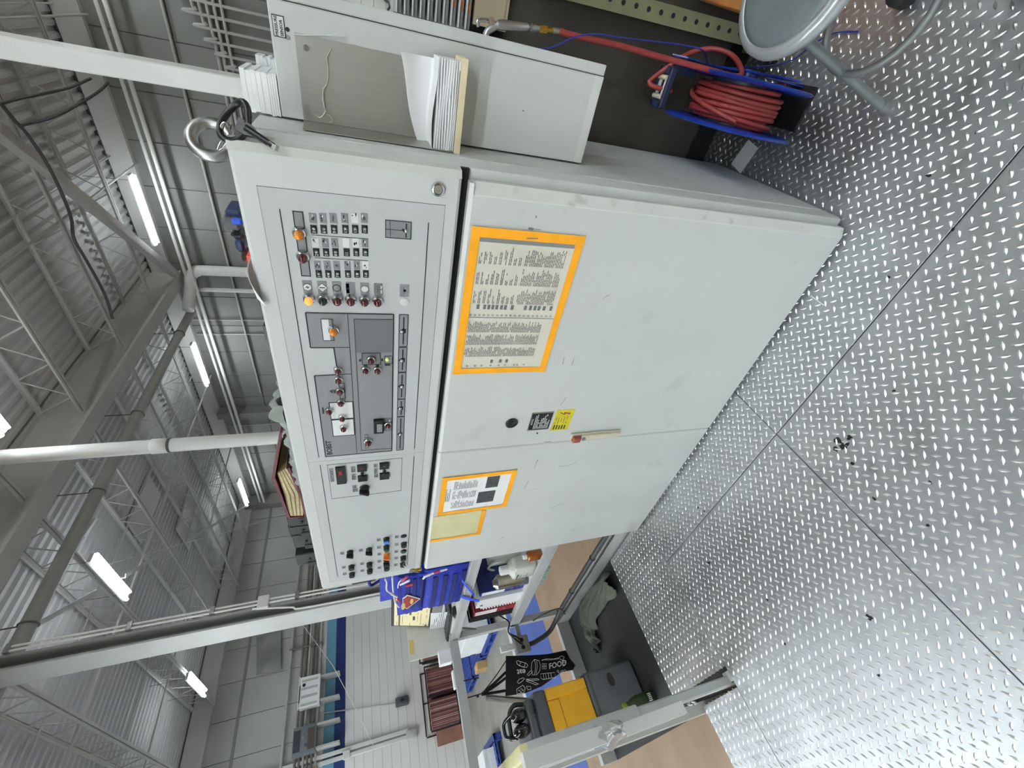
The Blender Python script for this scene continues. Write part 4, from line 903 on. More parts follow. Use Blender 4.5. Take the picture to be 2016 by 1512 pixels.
Yw = 0.72; z2_, z3_ = ony((777, 20), Yw).z + 0.004, ony((700, 0), Yw).z + 0.06
s = thing('white_board', 'white gridded board above the rack of trays', 'board', (0.42, Yw, z2_))
MB().box(0.262, 0.60, Yw, Yw + 0.012, z2_, z3_).build('board', wallm, s, 0)
b = MB()
for k in range(5): b.box(0.262, 0.60, Yw - 0.0006, Yw, z2_ + 0.02 + k * 0.035, z2_ + 0.021 + k * 0.035)
for k in range(6): b.box(0.29 + k * 0.05, 0.2908 + k * 0.05, Yw - 0.0006, Yw, z2_, z3_)
b.build('grid_line', print_grey, s, 0)
MB().tube([V(0.30, Yw - 0.002, z2_ + 0.05), V(0.285, Yw - 0.016, z2_ + 0.014), V(0.275, Yw - 0.022, z2_ + 0.012), V(0.268, Yw - 0.01, z2_ + 0.016)], 0.0035, 6).build('wire_hook', black, s, 50)
# air gun and hose
gun = thing('air_gun', 'silver air blow gun with hooked lever on the end of the red hose', 'air gun', ony((990, 60), 0.42))
GY = 0.42; hz_ = M(860, 0, 4.582); G_ = lambda a, dy=0.0: ony(hz_(*a), GY + dy)
a, b_ = G_((545, 222)), G_((825, 245)); d = (b_ - a).normalized(); L_ = (b_ - a).length
MB().lathe([(0.010, 0), (0.0118, 0.01), (0.0108, L_ * 0.5), (0.0102, L_ * 0.95), (0.008, L_)], a, d, 16).build('handle', alu, gun, 50)
b = MB(); b.tube(smoothpts([G_((375, 242)), G_((366, 195)), G_((400, 182)), G_((470, 185)), G_((520, 205)), a], 5), 0.0045, 8)
b.build('lever', chrome, gun, 50)
MB().tube(smoothpts([G_((440, 320), 0.004), G_((455, 285), 0.003), G_((490, 262), 0.002), a + d * 0.004], 5), 0.0085, 10).build('nozzle', alu, gun, 50)
c_ = G_((492, 192), -0.012); MB().lathe([(0.0085, 0), (0.0085, 0.006), (0.003, 0.006), (0.003, 0.002), (0.0001, 0.002)], c_, (0, -1, 0), 16).build('pivot', chrome, gun, 40)
a2, b2 = G_((825, 245)), G_((925, 260)); d2 = (b2 - a2).normalized(); MB().lathe([(0.005, 0), (0.005, 0.006), (0.0095, 0.008), (0.0095, 0.020), (0.008, 0.022), (0.008, (b2 - a2).length)], a2, d2, 14).build('coupler', zinc, gun, 40)
a3, b3 = b2, G_((1050, 275)); MB().cyl(a3, a3 + (b3 - a3) * 0.55, 0.009, seg=6).cyl(a3 + (b3 - a3) * 0.55, b3, 0.005, seg=10).build('brass_fitting', brass, gun, 30)
MB().cyl(b3, G_((1105, 283)), 0.0066, seg=12).build('crimp', zinc, gun, 40)
hosem = mat('red_rubber_hose', (142, 52, 48), 0.5, var=0.08, vs=30)
hs = G_((1100, 283))
pts = [hs, ony((1150, 75), 0.42), ony((1220, 90), 0.42), ony((1300, 112), 0.42), ony((1380, 133), 0.42), ony((1448, 150), 0.42)]
lp = [ony((1448, 150), 0.42), ony((1460, 138), 0.46), ony((1440, 108), 0.54), ony((1400, 96), 0.60), ony((1360, 104), 0.62), ony((1335, 118), 0.62), V(0.262, 0.64, 0.50), V(0.245, 0.635, 0.505), V(0.24, 0.62, 0.48), V(0.24, 0.60, 0.43)]
h_ = MB().tube(smoothpts(pts + lp[1:], 8), 0.0078, 10).build('air_hose', hosem, None, 60, org=hs); tag(h_, 'red rubber air hose running from the air gun to the blue reel', 'hose')
# reel
reelb = mat('blue_enamel', (20, 52, 150), 0.3, var=0.1, vs=14, spots=0.2, ss=30, spot=(120, 124, 130)); reeld = mat('dark_blue_bracket', (44, 54, 82), 0.4)
rl_ = thing('hose_reel', 'blue steel hose reel wound with red hose on the tread plate', 'hose reel', (0.25, 0.48, 0))
RC = V(0, 0.48, 0.245)
for x, sg in ((0.188, -1), (0.308, 1)):
    MB().lathe([(0.05, 0), (0.205, 0), (0.218, 0.004 * sg), (0.222, 0.009 * sg), (0.216, 0.012 * sg), (0.204, 0.006 * sg), (0.05, 0.004 * sg)], V(x, RC.y, RC.z), (1, 0, 0), 40).build('flange_disc', reelb, rl_, 50)
MB().cyl((0.188, RC.y, RC.z), (0.308, RC.y, RC.z), 0.105, seg=24).build('drum', reeld, rl_, 40)
for r, n, off in ((0.122, 7, 0.199), (0.139, 6, 0.206)):
    for k in range(n):
        MB().torus((off + k * 0.0158, RC.y, RC.z), (1, random.uniform(-0.05, 0.05), random.uniform(-0.05, 0.05)), r, 0.0076, 34, 8).build('hose_turn', hosem, rl_, 60)
MB().tube([RC + V(0.205 + 0.085 * t / 22, math.cos(2.6 - t * 0.13) * 0.154, math.sin(2.6 - t * 0.13) * 0.154) for t in range(34)], 0.0076, 8).build('hose_turn', hosem, rl_, 60)
b = MB(); b.box(0.336, 0.341, 0.28, 0.68, 0.21, 0.28); b.box(0.336, 0.341, 0.455, 0.505, 0.0, 0.25); b.cyl((0.308, RC.y, RC.z), (0.345, RC.y, RC.z), 0.03, seg=16)
b.obox((0.337, 0.62, 0.36), (0.002, 0, 0), (0, 0.016, 0.02), (0, -0.04, 0.10)); b.build('frame', reelb, rl_, 30); MB().box(0.21, 0.345, 0.40, 0.56, 0.002, 0.012).build('foot_plate', blackm, rl_, 0)
g = MB().m(0); gc = V(0.245, 0.625, 0.455)
for sx in (-1, 1): g.rbox(gc.x + sx * 0.050 - 0.012, gc.x + sx * 0.050 + 0.012, gc.y - 0.034, gc.y + 0.034, gc.z - 0.012, gc.z + 0.012, 0.003, 1)
for sy in (-1, 1): g.rbox(gc.x - 0.06, gc.x + 0.06, gc.y + sy * 0.030 - 0.008, gc.y + sy * 0.030 + 0.008, gc.z - 0.012, gc.z + 0.012, 0.003, 1)
g.box(gc.x + 0.045, gc.x + 0.088, gc.y - 0.02, gc.y + 0.02, gc.z - 0.10, gc.z - 0.012)
gd_ = g.build('hose_guide', reeld, rl_, 30)
rollm = mat('ivory_roller', (214, 206, 178), 0.5)
for sx in (-1, 1): MB().cyl(gc + V(sx * 0.028, -0.024, 0.012), gc + V(sx * 0.028, 0.024, 0.012), 0.0075, seg=12).build('roller', rollm, gd_, 40)
for sy in (-1, 1): MB().cyl(gc + V(-0.024, sy * 0.017, 0.006), gc + V(0.024, sy * 0.017, 0.006), 0.0065, seg=12).build('roller', paint_edge, gd_, 40)
# blue wire
wirem = mat('blue_wire', (38, 48, 150), 0.4)
pts = [ony((1062, 97), 0.30), ony((1090, 92), 0.30), ony((1130, 74), 0.33), ony((1170, 67), 0.36), ony((1230, 75), 0.45), ony((1340, 88), 0.58), ony((1385, 100), 0.60), onz((1395, 125), 0.25), onz((1425, 133), 0.12), onz((1510, 130), 0.05), onz((1560, 118), 0.012), onz((1600, 88), 0.01), onz((1640, 66), 0.008), onz((1690, 62), 0.008)]
o = MB().tube(smoothpts(pts, 6), 0.0022, 6).build('blue_wire', wirem, None, 60, org=pts[-1]); tag(o, 'thin blue wire trailing from the sensor box over the floor', 'wire')
P = [onz(q, 0.003) for q in ((1474, 275), (1493, 292), (1458, 342), (1440, 322))]
o = MB().prism(P, (0, 0, 0.0012)).build('white_card', paper_white, None, 0, org=P[2]); tag(o, 'small white card lying on the tread plate beside the cabinet', 'card')
p, q = onz((1596, 582), 0.003), onz((1622, 601), 0.003)
o = MB().obox((p + q) / 2, (q - p) / 2, (q - p).normalized().cross(V(0, 0, 1)) * 0.0012, (0, 0, 0.001)).build('white_stick', paper_white, None, 0, org=p); tag(o, 'thin white cable tie on the tread plate by the cabinet foot', 'cable tie')
# stool
silver = mat('silver_paint', (176, 180, 181), 0.32, 0.55, var=0.04, vs=6); cush = mat('grey_vinyl', (96, 104, 106), 0.45, var=0.08, vs=8, bump=0.12, bs=240)
SC_ = V(0.507, 0.115, 0); SZ = 0.55
s = thing('stool', 'round silver stool with grey vinyl seat and a foot ring', 'stool', (0.49, 0.115, 0))
MB().lathe([(0.10, -0.055), (0.135, -0.050), (0.152, -0.036), (0.160, -0.018), (0.158, -0.002), (0.150, 0.004), (0.138, 0.004), (0.130, -0.006)], SC_ + V(0, 0, SZ), (0, 0, 1), 56).build('seat_shell', silver, s, 60)
MB().lathe([(0.139, -0.004), (0.137, 0.004), (0.122, 0.012), (0.085, 0.008), (0.04, 0.003), (0.0001, 0.002)], SC_ + V(0, 0, SZ), (0, 0, 1), 48).build('seat_cushion', cush, s, 60)
legp = mat('grey_powder_coat', (112, 116, 116), 0.4, 0.3)
for k in range(3):
    a = math.radians((176, 309, 62)[k]); d = V(math.cos(a), math.sin(a), 0)
    top = SC_ + d * 0.085 + V(0, 0, SZ - 0.05); ft = SC_ + V(-0.012, 0.004, 0) + d * 0.172 + V(0, 0, 0.006)
    l = MB().cyl(top, ft, 0.0125, seg=14).build('leg', legp, s, 50)
    fw = 1.0 if k == 0 else 1.9
    MB().lathe([(0.0155 * fw, 0), (0.0155 * fw, 0.03 * fw), (0.0135, 0.036 * fw)], ft - V(0, 0, 0.006), (top - ft), 14).build('rubber_foot', legp if k == 0 else rubber, l, 40)
MB().torus(SC_ + V(-0.006, 0.002, 0.25), (0, 0, 1), 0.132, 0.0095, 48, 10).build('foot_ring', legp, s, 60)
canv = mat('olive_canvas', (72, 72, 58), 0.9, var=0.15, vs=30, bump=0.4, bs=200)
def sack(u, v):
    a = 2 * PI * u; r = 1 + 0.05 * math.sin(a * 3) + 0.03 * math.sin(a * 7); e = math.sin(PI * min(v, 0.999) * 0.5 + PI / 2)
    return V(0.62 + 0.17 * r * math.cos(a) * (1 - v ** 3), -0.22 + 0.13 * r * math.sin(a) * (1 - v ** 3), 0.004 + 0.20 * v)
o = MB().grid(sack, 28, 10).build('canvas_bag', canv, None, 60, org=(0.62, -0.22, 0)); tag(o, 'dark olive canvas bag slumped at the right edge of the floor', 'bag')

# ------------------------------------------------------------------ left: bench on the platform edge
bn = thing('bench', 'white steel work bench with a lower shelf left of the cabinet', 'bench', (-2.7, 0.3, 0))
MB().box(-3.25, -1.82, 0.10, 0.124, 0.914, 0.974).box(-3.25, -1.82, 0.096, 0.0995, 0.917, 0.926).box(-3.25, -1.82, 0.096, 0.0995, 0.962, 0.971).build('front_rail', grey_paint, bn, 0)
MB().rbox(-3.60, -1.82, 0.1255, 0.46, 0.915, 0.938, 0.003, 1).build('bench_top', white_paint, bn, 30)
MB().box(-3.25, -1.82, 0.10, 0.1175, 0.428, 0.502).box(-3.25, -1.82, 0.096, 0.0995, 0.432, 0.441).build('shelf_rail', grey_paint, bn, 0)
MB().rbox(-3.25, -1.82, 0.118, 0.62, 0.455, 0.472, 0.002, 1).build('shelf_board', white_paint, bn, 30)
MB().box(-3.27, -3.215, 0.10, 0.145, 0.0, 0.978).build('leg', grey_paint, bn, 0); MB().box(-3.25, -3.21, 0.60, 0.64, 0.0, 0.93).build('leg', grey_paint, bn, 0)
MB().box(-1.86, -1.82, 0.60, 0.64, 0.0, 0.93).build('leg', grey_paint, bn, 0); MB().box(-1.86, -1.82, 0.13, 0.17, 0.0, 0.93).build('leg', grey_paint, bn, 0)
MB().obox((-3.17, 0.135, 0.85), (0.055, 0, 0.07), (0, 0.006, 0), (-0.008, 0, 0.008)).build('corner_brace', steel, bn, 0)
MB().rbox(-3.612, -3.598, 0.14, 0.40, 0.90, 1.262, 0.002, 1).build('side_screen', white_paint, bn, 30)
tagm = mat('masking_tape', (208, 186, 106), 0.6)
P = [onx(map6(*q), -3.596) for q in ((1125, 1195), (1158, 1190), (1168, 1312), (1135, 1320))]
MB().prism([q + V(0.001, 0, 0) for q in P], (0.001, 0, 0)).build('tape_patch', tagm, bn, 0)
o = thing('monitor', 'black flat monitor tilted back on the bench behind the backpack', 'monitor', (-3.3, 0.4, 0.94))
m0, m1 = V(-3.585, 0.350, 1.075), V(-3.57, 0.418, 1.385); up = (m1 - m0); up_n = up.normalized(); rt = V(1, 0.05, 0).normalized(); nn = rt.cross(up_n).normalized(); nn = nn if nn.y < 0 else -nn
Wd = 0.54; cc = m0 + rt * Wd / 2 + up / 2
MB().obox(cc - nn * 0.018, rt * Wd / 2, up / 2, nn * 0.016).build('case', black, o, 0)
screen = mat('lit_screen', (198, 190, 150), 0.3, emit=0.30); scl = mat('screen_lines', (92, 88, 70), 0.4, emit=0.1)
sc_ = MB().obox(cc + nn * 0.0002 - up_n * 0.003, rt * (Wd / 2 - 0.018), up_n * (up.length / 2 - 0.020), nn * 0.0008).build('screen', screen, o, 0)
b = MB(); rr = random.Random(5)
b.obox(cc + nn * 0.0012 + up_n * 0.095, rt * (Wd / 2 - 0.02), up_n * 0.007, nn * 0.0004)
for k in range(60):
    uu = rr.uniform(-Wd / 2 + 0.03, Wd / 2 - 0.06); vv = rr.choice([-0.12, -0.10, -0.075, -0.05, -0.02, 0.01, 0.04, 0.07, 0.115])
    b.obox(cc + nn * 0.0012 + rt * uu + up_n * vv, rt * rr.uniform(0.008, 0.03), up_n * (0.009 if k % 9 == 0 else 0.0018), nn * 0.0003)
b.build('screen_text', scl, o, 0, kind='stuff')
MB().obox(m0 + rt * Wd * 0.5 + V(0, 0.06, -0.04), (0.03, 0, 0), (0, 0.012, 0), (0, 0, 0.11)).rbox(-3.42, -3.20, 0.33, 0.455, 0.938, 0.955, 0.006, 1).build('stand', black, o, 30)
s = thing('keyboard', 'long black keyboard at the front left of the bench top', 'keyboard', (-3.38, 0.28, 0.94))
ka, kb_, kc, kd = onz((883, 1262), 0.942), onz((872, 1238), 0.942), None, None
K0 = V(-3.60, 0.215, 0.938); ex_ = V(1, 0.10, 0).normalized(); ey_ = V(-0.10, 1, 0).normalized()
MB().obox(K0 + ex_ * 0.22 + ey_ * 0.075 + V(0, 0, 0.009), ex_ * 0.22, ey_ * 0.075, (0, 0, 0.008)).build('case', black, s, 0)
kk = None
for r in range(5):
    for c in range(16):
        pos = K0 + ex_ * (0.018 + c * 0.0265) + ey_ * (0.020 + r * 0.026) + V(0, 0, 0.019)
        if kk is None: kk = MB().rbox(pos.x - 0.010, pos.x + 0.010, pos.y - 0.010, pos.y + 0.010, pos.z - 0.003, pos.z + 0.004, 0.002, 1).build('key_cap', greyp, s, 0); kp = pos
        else: c_ = kk.copy(); COL.objects.link(c_); c_.parent = s; c_.location = pos - kp
o = MB().lathe([(0.030, 0), (0.032, 0.008), (0.026, 0.022), (0.012, 0.030), (0.0001, 0.031)], V(-3.02, 0.215, 0.938), (0, 0, 1), 18)
for i, v in enumerate(o.v): o.v[i] = V(-3.02 + (v.x + 3.02) * 1.0, 0.215 + (v.y - 0.215) * 1.5, v.z)
o = o.build('mouse', black, None, 60, org=(-3.02, 0.215, 0.938)); tag(o, 'black computer mouse on the bench right of the keyboard', 'mouse')
c4 = [ony(map6(*q), 0.33) for q in ((1320, 950), (1312, 1095), (1412, 1090), (1418, 955))]
o = thing('notice_card', 'white printed card propped against the foot of the monitor', 'card', c4[3])
MB().prism([c4[0], c4[1], V(c4[2].x, 0.33, 0.9385), V(c4[3].x, 0.33, 0.9385)], (0, 0.002, 0)).build('card', paper_white, o, 0)
x0, x1 = c4[1].x, c4[0].x; words(MB(), x0 + 0.02, x1 - 0.01, 0.955, c4[1].z - 0.010, 0.3296, 0.016, 0.22, 0.03, 0.10).build('printed_text', print_line, o, 0, kind='stuff')
# backpack
bagb = mat('royal_blue_fabric', (28, 46, 160), 0.75, var=0.12, vs=40, bump=0.4, bs=700); bagd = mat('dark_blue_webbing', (20, 32, 104), 0.8, bump=0.4, bs=600); strapb = mat('bright_blue_strap', (40, 70, 214), 0.6, bump=0.2, bs=500)
zipw = mat('white_zip', (226, 226, 226), 0.5); pullr = mat('red_zip_pull', (196, 54, 64), 0.5); maroonp = mat('dark_red_patch', (150, 44, 36), 0.6)
bp = thing('backpack', 'royal blue backpack with white zips standing on the bench', 'backpack', (-2.5, 0.25, 0.94))
Yb_ = 0.20
def pillow(mb, x0, x1, y0, y1, z0, z1, bul=0.03):
    def f(u, v):
        e = (1 - abs(2 * u - 1) ** 4) * (1 - abs(2 * v - 1) ** 4)
        return V(x0 + (x1 - x0) * u, y0 - bul * e + 0.004 * math.sin(u * 23) * math.sin(v * 17), z0 + (z1 - z0) * v)
    mb.grid(f, 16, 16, (0, y1 - y0, 0)); return mb
pillow(MB(), -2.66, -2.18, Yb_ + 0.05, Yb_ + 0.22, 0.942, 1.47, 0.03).build('main_body', bagb, bp, 60)
pillow(MB(), -2.76, -2.22, Yb_ - 0.01, Yb_ + 0.07, 0.945, 1.215, 0.035).build('lower_pocket', bagb, bp, 60)
pillow(MB(), -2.77, -2.24, Yb_ - 0.015, Yb_ + 0.07, 1.20, 1.365, 0.03).build('upper_pocket', bagb, bp, 60)
for z in (0.97, 1.03, 1.09, 1.15): MB().grid(lambda u, v: V(-2.735 + 0.46 * u, Yb_ - 0.016 - 0.035 * (1 - abs(2 * (0.025 + 0.46 * u) / 0.54 - 1) ** 4) * (1 - abs(2 * (z - 0.945) / 0.27 - 1) ** 4), z - 0.014 + 0.028 * v), 14, 2, (0, 0.006, 0)).build('webbing_strap', bagd, bp, 40)
for z in (1.235, 1.275, 1.315): MB().grid(lambda u, v: V(-2.62 + 0.36 * u, Yb_ - 0.021 - 0.030 * (1 - abs(2 * (0.15 + 0.36 * u) / 0.53 - 1) ** 4) * (1 - abs(2 * (z - 1.20) / 0.165 - 1) ** 4), z - 0.011 + 0.022 * v), 12, 2, (0, 0.006, 0)).build('webbing_strap', bagd, bp, 40)
sq = lambda q, y=Yb_ - 0.052: ony(zS(*q), y)
MB().tube(smoothpts([sq((270, 470)), sq((278, 580)), sq((290, 720)), sq((320, 880)), sq((385, 970))], 5), 0.0055, 6).build('zip', zipw, bp, 60)
MB().tube(smoothpts([sq((150, 500)), sq((180, 560)), sq((180, 680)), sq((255, 745)), sq((340, 800))], 5), 0.0055, 6).build('zip', zipw, bp, 60)
MB().tube(smoothpts([sq((780, 500)), sq((840, 450)), sq((960, 405)), sq((1180, 340))], 5), 0.006, 6).build('zip', zipw, bp, 60)
MB().tube(smoothpts([sq((365, 650)), sq((370, 600)), sq((400, 540)), sq((520, 455))], 5), 0.004, 6).build('zip', zipw, bp, 60)
for a, b_, m_ in (((400, 600), (560, 525), zipw), ((490, 620), (615, 590), pullr), ((340, 810), (395, 880), pullr), ((960, 405), (1060, 375), pullr), ((430, 540), (520, 460), pullr), ((790, 470), (900, 430), zipw), ((245, 745), (350, 800), zipw)):
    MB().cyl(sq(a, Yb_ - 0.060), sq(b_, Yb_ - 0.062), 0.006, 0.0075, 8).build('zip_pull', m_, bp, 40)
P = [sq(q, Yb_ - 0.056) for q in ((520, 770), (738, 830), (515, 1000), (445, 970), (440, 830))]
cpt = sum(P, V(0, 0, 0)) / 5
pt_ = MB().prism(P, (0, 0.004, 0)).build('patch', zipw, bp, 0)
MB().prism([cpt + (q - cpt) * 0.88 + V(0, -0.001, 0) for q in P], (0, 0.002, 0)).build('patch_field', maroonp, pt_, 0)
b = MB(); b.prism([cpt + V(-0.05 + 0.05 * math.cos(t * PI / 8), -0.002, 0.028 + 0.012 * math.sin(t * PI / 8)) for t in range(16)], (0, 0.001, 0)); b.prism([cpt + V(0.0 + 0.04 * math.cos(t * PI / 8), -0.002, -0.022 + 0.010 * math.sin(t * PI / 8)) for t in range(16)], (0, 0.001, 0)); b.build('patch_mark', tagm, pt_, 0)
def strap(a, b_, mid, wd=0.018):
    pts = smoothpts([a, mid, b_], 6); b = MB(); n = V(1, 0, 0.1)
    b.grid(lambda u, v: pts[int(round(u * (len(pts) - 1)))] + n * (v - 0.5) * wd * 2, len(pts) - 1, 2, (0, -0.003, 0)); return b.build('hanging_strap', strapb, bp, 50)
strap(ony(zS(1420, 520), 0.10), ony(zS(1625, 770), 0.085), ony(zS(1500, 620), 0.09)); strap(ony(zS(1400, 780), 0.10), ony(zS(1710, 860), 0.085), ony(zS(1500, 820), 0.09))
MB().tube(smoothpts([V(-2.46, Yb_ + 0.1, 1.46), V(-2.47, Yb_ + 0.08, 1.52), V(-2.40, Yb_ + 0.08, 1.525), V(-2.38, Yb_ + 0.1, 1.46)], 6), 0.009, 8).build('grab_handle', bagd, bp, 60)
# second monitor seen edge-on above the backpack
s = thing('wall_screen', 'black screen edge showing between cabinet and blue backpack', 'screen', (-2.9, 0.6, 0.938))
p, q = ony(map6(607, 690), 0.40), ony(map6(825, 660), 0.40)
MB().rbox(p.x - 0.01, p.x + 0.35, 0.40, 0.425, q.z, p.z, 0.004, 1).build('case', black, s, 30); MB().box(p.x + 0.06, p.x + 0.10, 0.426, 0.45, 0.938, p.z - 0.1).build('stand', greyp, s, 0)

# ------------------------------------------------------------------ things on the lower shelf of the bench
zs = 0.472
def tall(pb, pt, y): a = ony(zK(*pb), y); return a.x, zs, ony(zK(*pt), y).z
amber = mat('amber_liquid_bottle', (150, 84, 24), 0.2, coat=0.4); milk = mat('milky_plastic', (206, 210, 200), 0.35, coat=0.2); capw = mat('white_cap', (232, 234, 234), 0.4); canm = mat('tin_can', (176, 178, 178), 0.25, 0.9, var=0.06, vs=10); cany = mat('printed_can_band', (182, 178, 152), 0.3, 0.6, var=0.2, vs=20); navyb = mat('navy_binder_cover', (18, 34, 92), 0.5); bluesp = mat('blue_spine', (36, 54, 130), 0.5); redb = mat('red_binder_cover', (140, 22, 36), 0.45, var=0.05, vs=10)
Y = 0.165; x = onz(zK(1362, 320), zs).x; zt = ony(zK(1090, 320), Y).z; zc = ony(zK(1025, 335), Y).z
s = thing('amber_bottle', 'small amber bottle with a white cap on the shelf next to the cabinet', 'bottle', (x, Y, zs))
MB().lathe([(0.030, 0), (0.032, 0.004), (0.032, (zt - zs) * 0.85), (0.026, (zt - zs) * 0.95), (0.014, zt - zs)], (x, Y, zs), (0, 0, 1), 20).build('body', amber, s, 50); MB().lathe([(0.015, 0), (0.015, zc - zt), (0.012, zc - zt + 0.003)], (x, Y, zt), (0, 0, 1), 14).build('cap', capw, s, 40)
Y = 0.185; x = onz(zK(1300, 540), zs).x - 0.06; zt = ony(zK(705, 590), Y).z; zc = ony(zK(565, 590), Y).z; H = zt - zs
s = thing('large_bottle', 'large milky square bottle with white cap on the bench shelf', 'bottle', (x, Y, zs))
MB().rbox(x - 0.078, x + 0.078, Y - 0.05, Y + 0.05, zs, zs + H * 0.86, 0.022, 3).lathe([(0.062, H * 0.82), (0.04, H * 0.95), (0.026, H)], (x, Y, zs), (0, 0, 1), 20).build('body', milk, s, 50)
MB().lathe([(0.030, 0), (0.030, zc - zt), (0.026, zc - zt + 0.004)], (x - 0.005, Y, zt - 0.004), (0, 0, 1), 18).build('cap', capw, s, 40)
b = MB(); words(b, x - 0.062, x - 0.004, zs + H * 0.22, zs + H * 0.62, Y - 0.0506, 0.011, 0.5, 0.006, 0.02); b.build('printed_text', print_fade, s, 0, kind='stuff')
letters('DANGER', 0.016, V(x - 0.06, Y - 0.0508, zs + H * 0.68), (1, 0, 0), (0, 0, 1), print_line, s)
Y = 0.33; x = ony(zK(600, 665), Y).x; zt = ony(zK(370, 660), Y).z; zc = ony(zK(285, 660), Y).z
s = thing('squeeze_bottle', 'narrow white plastic bottle standing behind the large milky bottle', 'bottle', (x, Y, zs))
MB().lathe([(0.046, 0), (0.048, 0.006), (0.048, (zt - zs) * 0.86), (0.03, (zt - zs) * 0.97), (0.02, zt - zs)], (x, Y, zs), (0, 0, 1), 20).build('body', milk, s, 50); MB().lathe([(0.026, 0), (0.026, zc - zt), (0.022, zc - zt + 0.003)], (x, Y, zt), (0, 0, 1), 16).build('cap', capw, s, 40)
MB().tube(smoothpts([V(x + 0.05, Y, zt - 0.03), V(x + 0.10, Y, zt + 0.03), V(x + 0.16, Y, zt + 0.0), V(x + 0.17, Y, zt - 0.08)], 5), 0.008, 8).build('handle', milk, s, 50)
x = ony(zK(600, 450), 0.36).x
s = MB().rbox(x - 0.08, x + 0.07, 0.36, 0.48, zs, ony(zK(350, 450), 0.36).z, 0.02, 2).build('jerrycan', milk, None, 40, org=(x, 0.42, zs)); tag(s, 'pale jerrycan at the back of the bench shelf beside the cabinet', 'jerrycan')
Y = 0.20; x = onz(zK(1065, 790), zs).x + 0.02; zt = ony(zK(490, 850), Y).z; zc = ony(zK(410, 900), Y).z
s = thing('spray_can', 'silver and yellow spray can on the bench shelf beside the blue binder', 'spray can', (x, Y, zs)); H = zt - zs
MB().m(0).lathe([(0.046, 0), (0.050, 0.004), (0.048, 0.010), (0.048, H - 0.008), (0.050, H)], (x, Y, zs), (0, 0, 1), 24).build('body', canm, s, 50)
MB().lathe([(0.049, 0.0), (0.0, zc - zt)], (x, Y, zt), (0, 0, 1), 4) if False else None
MB().lathe([(0.047, 0), (0.034, 0.014), (0.026, 0.022), (0.020, max(zc - zt, 0.03)), (0.0001, max(zc - zt, 0.03) + 0.002)], (x, Y, zt), (0, 0, 1), 20).build('dome', chrome, s, 50)
MB().lathe([(0.0486, H * 0.12), (0.0486, H * 0.95)], (x + 0.002, Y + 0.003, zs), (0, 0, 1), 24).build('label_band', cany, s, 50)
letters('7 VCW', 0.014, V(x - 0.028, Y - 0.0492, zs + H * 0.45), (1, 0, 0), (0, 0, 1), print_line, s); letters('GRAY', 0.014, V(x - 0.028, Y - 0.0492, zs + H * 0.32), (1, 0, 0), (0, 0, 1), print_line, s)
def binder(name, label, x0, x1, y0, d, z1, m, spine, ring=True, lab=True):
    s = thing(name, label, 'binder', ((x0 + x1) / 2, y0, zs)); b = MB()
    b.box(x0, x0 + 0.003, y0, y0 + d, zs, z1).box(x1 - 0.003, x1, y0, y0 + d, zs, z1); b.build('cover', m, s, 0)
    MB().box(x0, x1, y0 - 0.003, y0, zs, z1).build('spine', spine, s, 0)
    MB().box(x0 + 0.005, x1 - 0.005, y0 + 0.004, y0 + d - 0.015, zs + 0.004, z1 - 0.012).build('page_block', paper_white, s, 0)
    if ring: MB().torus(((x0 + x1) / 2, y0 - 0.0035, zs + (z1 - zs) * 0.28), (0, 1, 0), 0.011, 0.0022, 18, 6).build('finger_ring', zinc, s, 50)
    if lab: MB().box(x0 + 0.008, x1 - 0.008, y0 - 0.0042, y0 - 0.003, zs + (z1 - zs) * 0.45, z1 - 0.012).build('spine_label', paper_white, s, 0)
    return s
x = onz(zK(1030, 940), zs).x
binder('lever_binder', 'navy binder with a white spine label beside the spray can', x - 0.04, x + 0.018, 0.19, 0.32, ony(zK(160, 1100), 0.19).z, navyb, bluesp)
x = onz(zK(1010, 1060), zs).x; x2 = onz(zK(930, 1210), zs).x
s = binder('lever_binder', 'thick white binder leaning open beside the navy binder', x2 + 0.012, x - 0.002, 0.172, 0.26, ony(zK(130, 1180), 0.172).z, paper_white, paper_white, False, False)
letters('30', 0.03, V(x2 + 0.03, 0.168, ony(zK(235, 1160), 0.172).z), (1, 0, 0), (0, 0, 1), print_line, s)
s = thing('comb_bound_book', 'comb-bound white book standing against the white binder', 'book', (x2, 0.18, zs)); z1 = ony(zK(170, 1380), 0.175).z
MB().box(x2 - 0.040, x2 + 0.004, 0.178, 0.40, zs, z1).build('pages', paper_white, s, 0)
for k in range(13):
    z = zs + 0.02 + k * (z1 - zs - 0.04) / 12; MB().torus((x2 - 0.018, 0.176, z), (0.2, 0, 1), 0.013, 0.0028, 10, 5).build('comb_loop', capw, s, 50)
x = onz(zK(870, 1330), zs).x
binder('lever_binder', 'dark red lever-arch binder with white spine label on the shelf', x - 0.075, x + 0.002, 0.19, 0.30, ony(zK(60, 1400), 0.19).z, redb, redb)
p = onz(map7(565, 1010), zs); z1 = ony(map7(195, 1040), 0.19).z
s = binder('lever_binder', 'open black binder at the left end of the bench shelf', -3.215, -3.125, 0.19, 0.30, z1, blackm, blackm, False, False)
# strip lamp tag below the shelf
glass = mat('pale_green_strip', (176, 200, 190), 0.15, coat=0.8, var=0.4, vs=60)
a, b_ = ony(map7(845, 690), 0.13), ony(map7(940, 530), 0.13)
s = MB().obox((a + b_) / 2 + V(0, 0, 0.016), ((b_.x - a.x) / 2, 0, 0), (0, 0.004, 0), (0, 0, 0.022)).build('glossy_label', glass, None, 0, org=(a + b_) / 2); tag(s, 'small glossy pale green printed strip under the bench shelf', 'label')

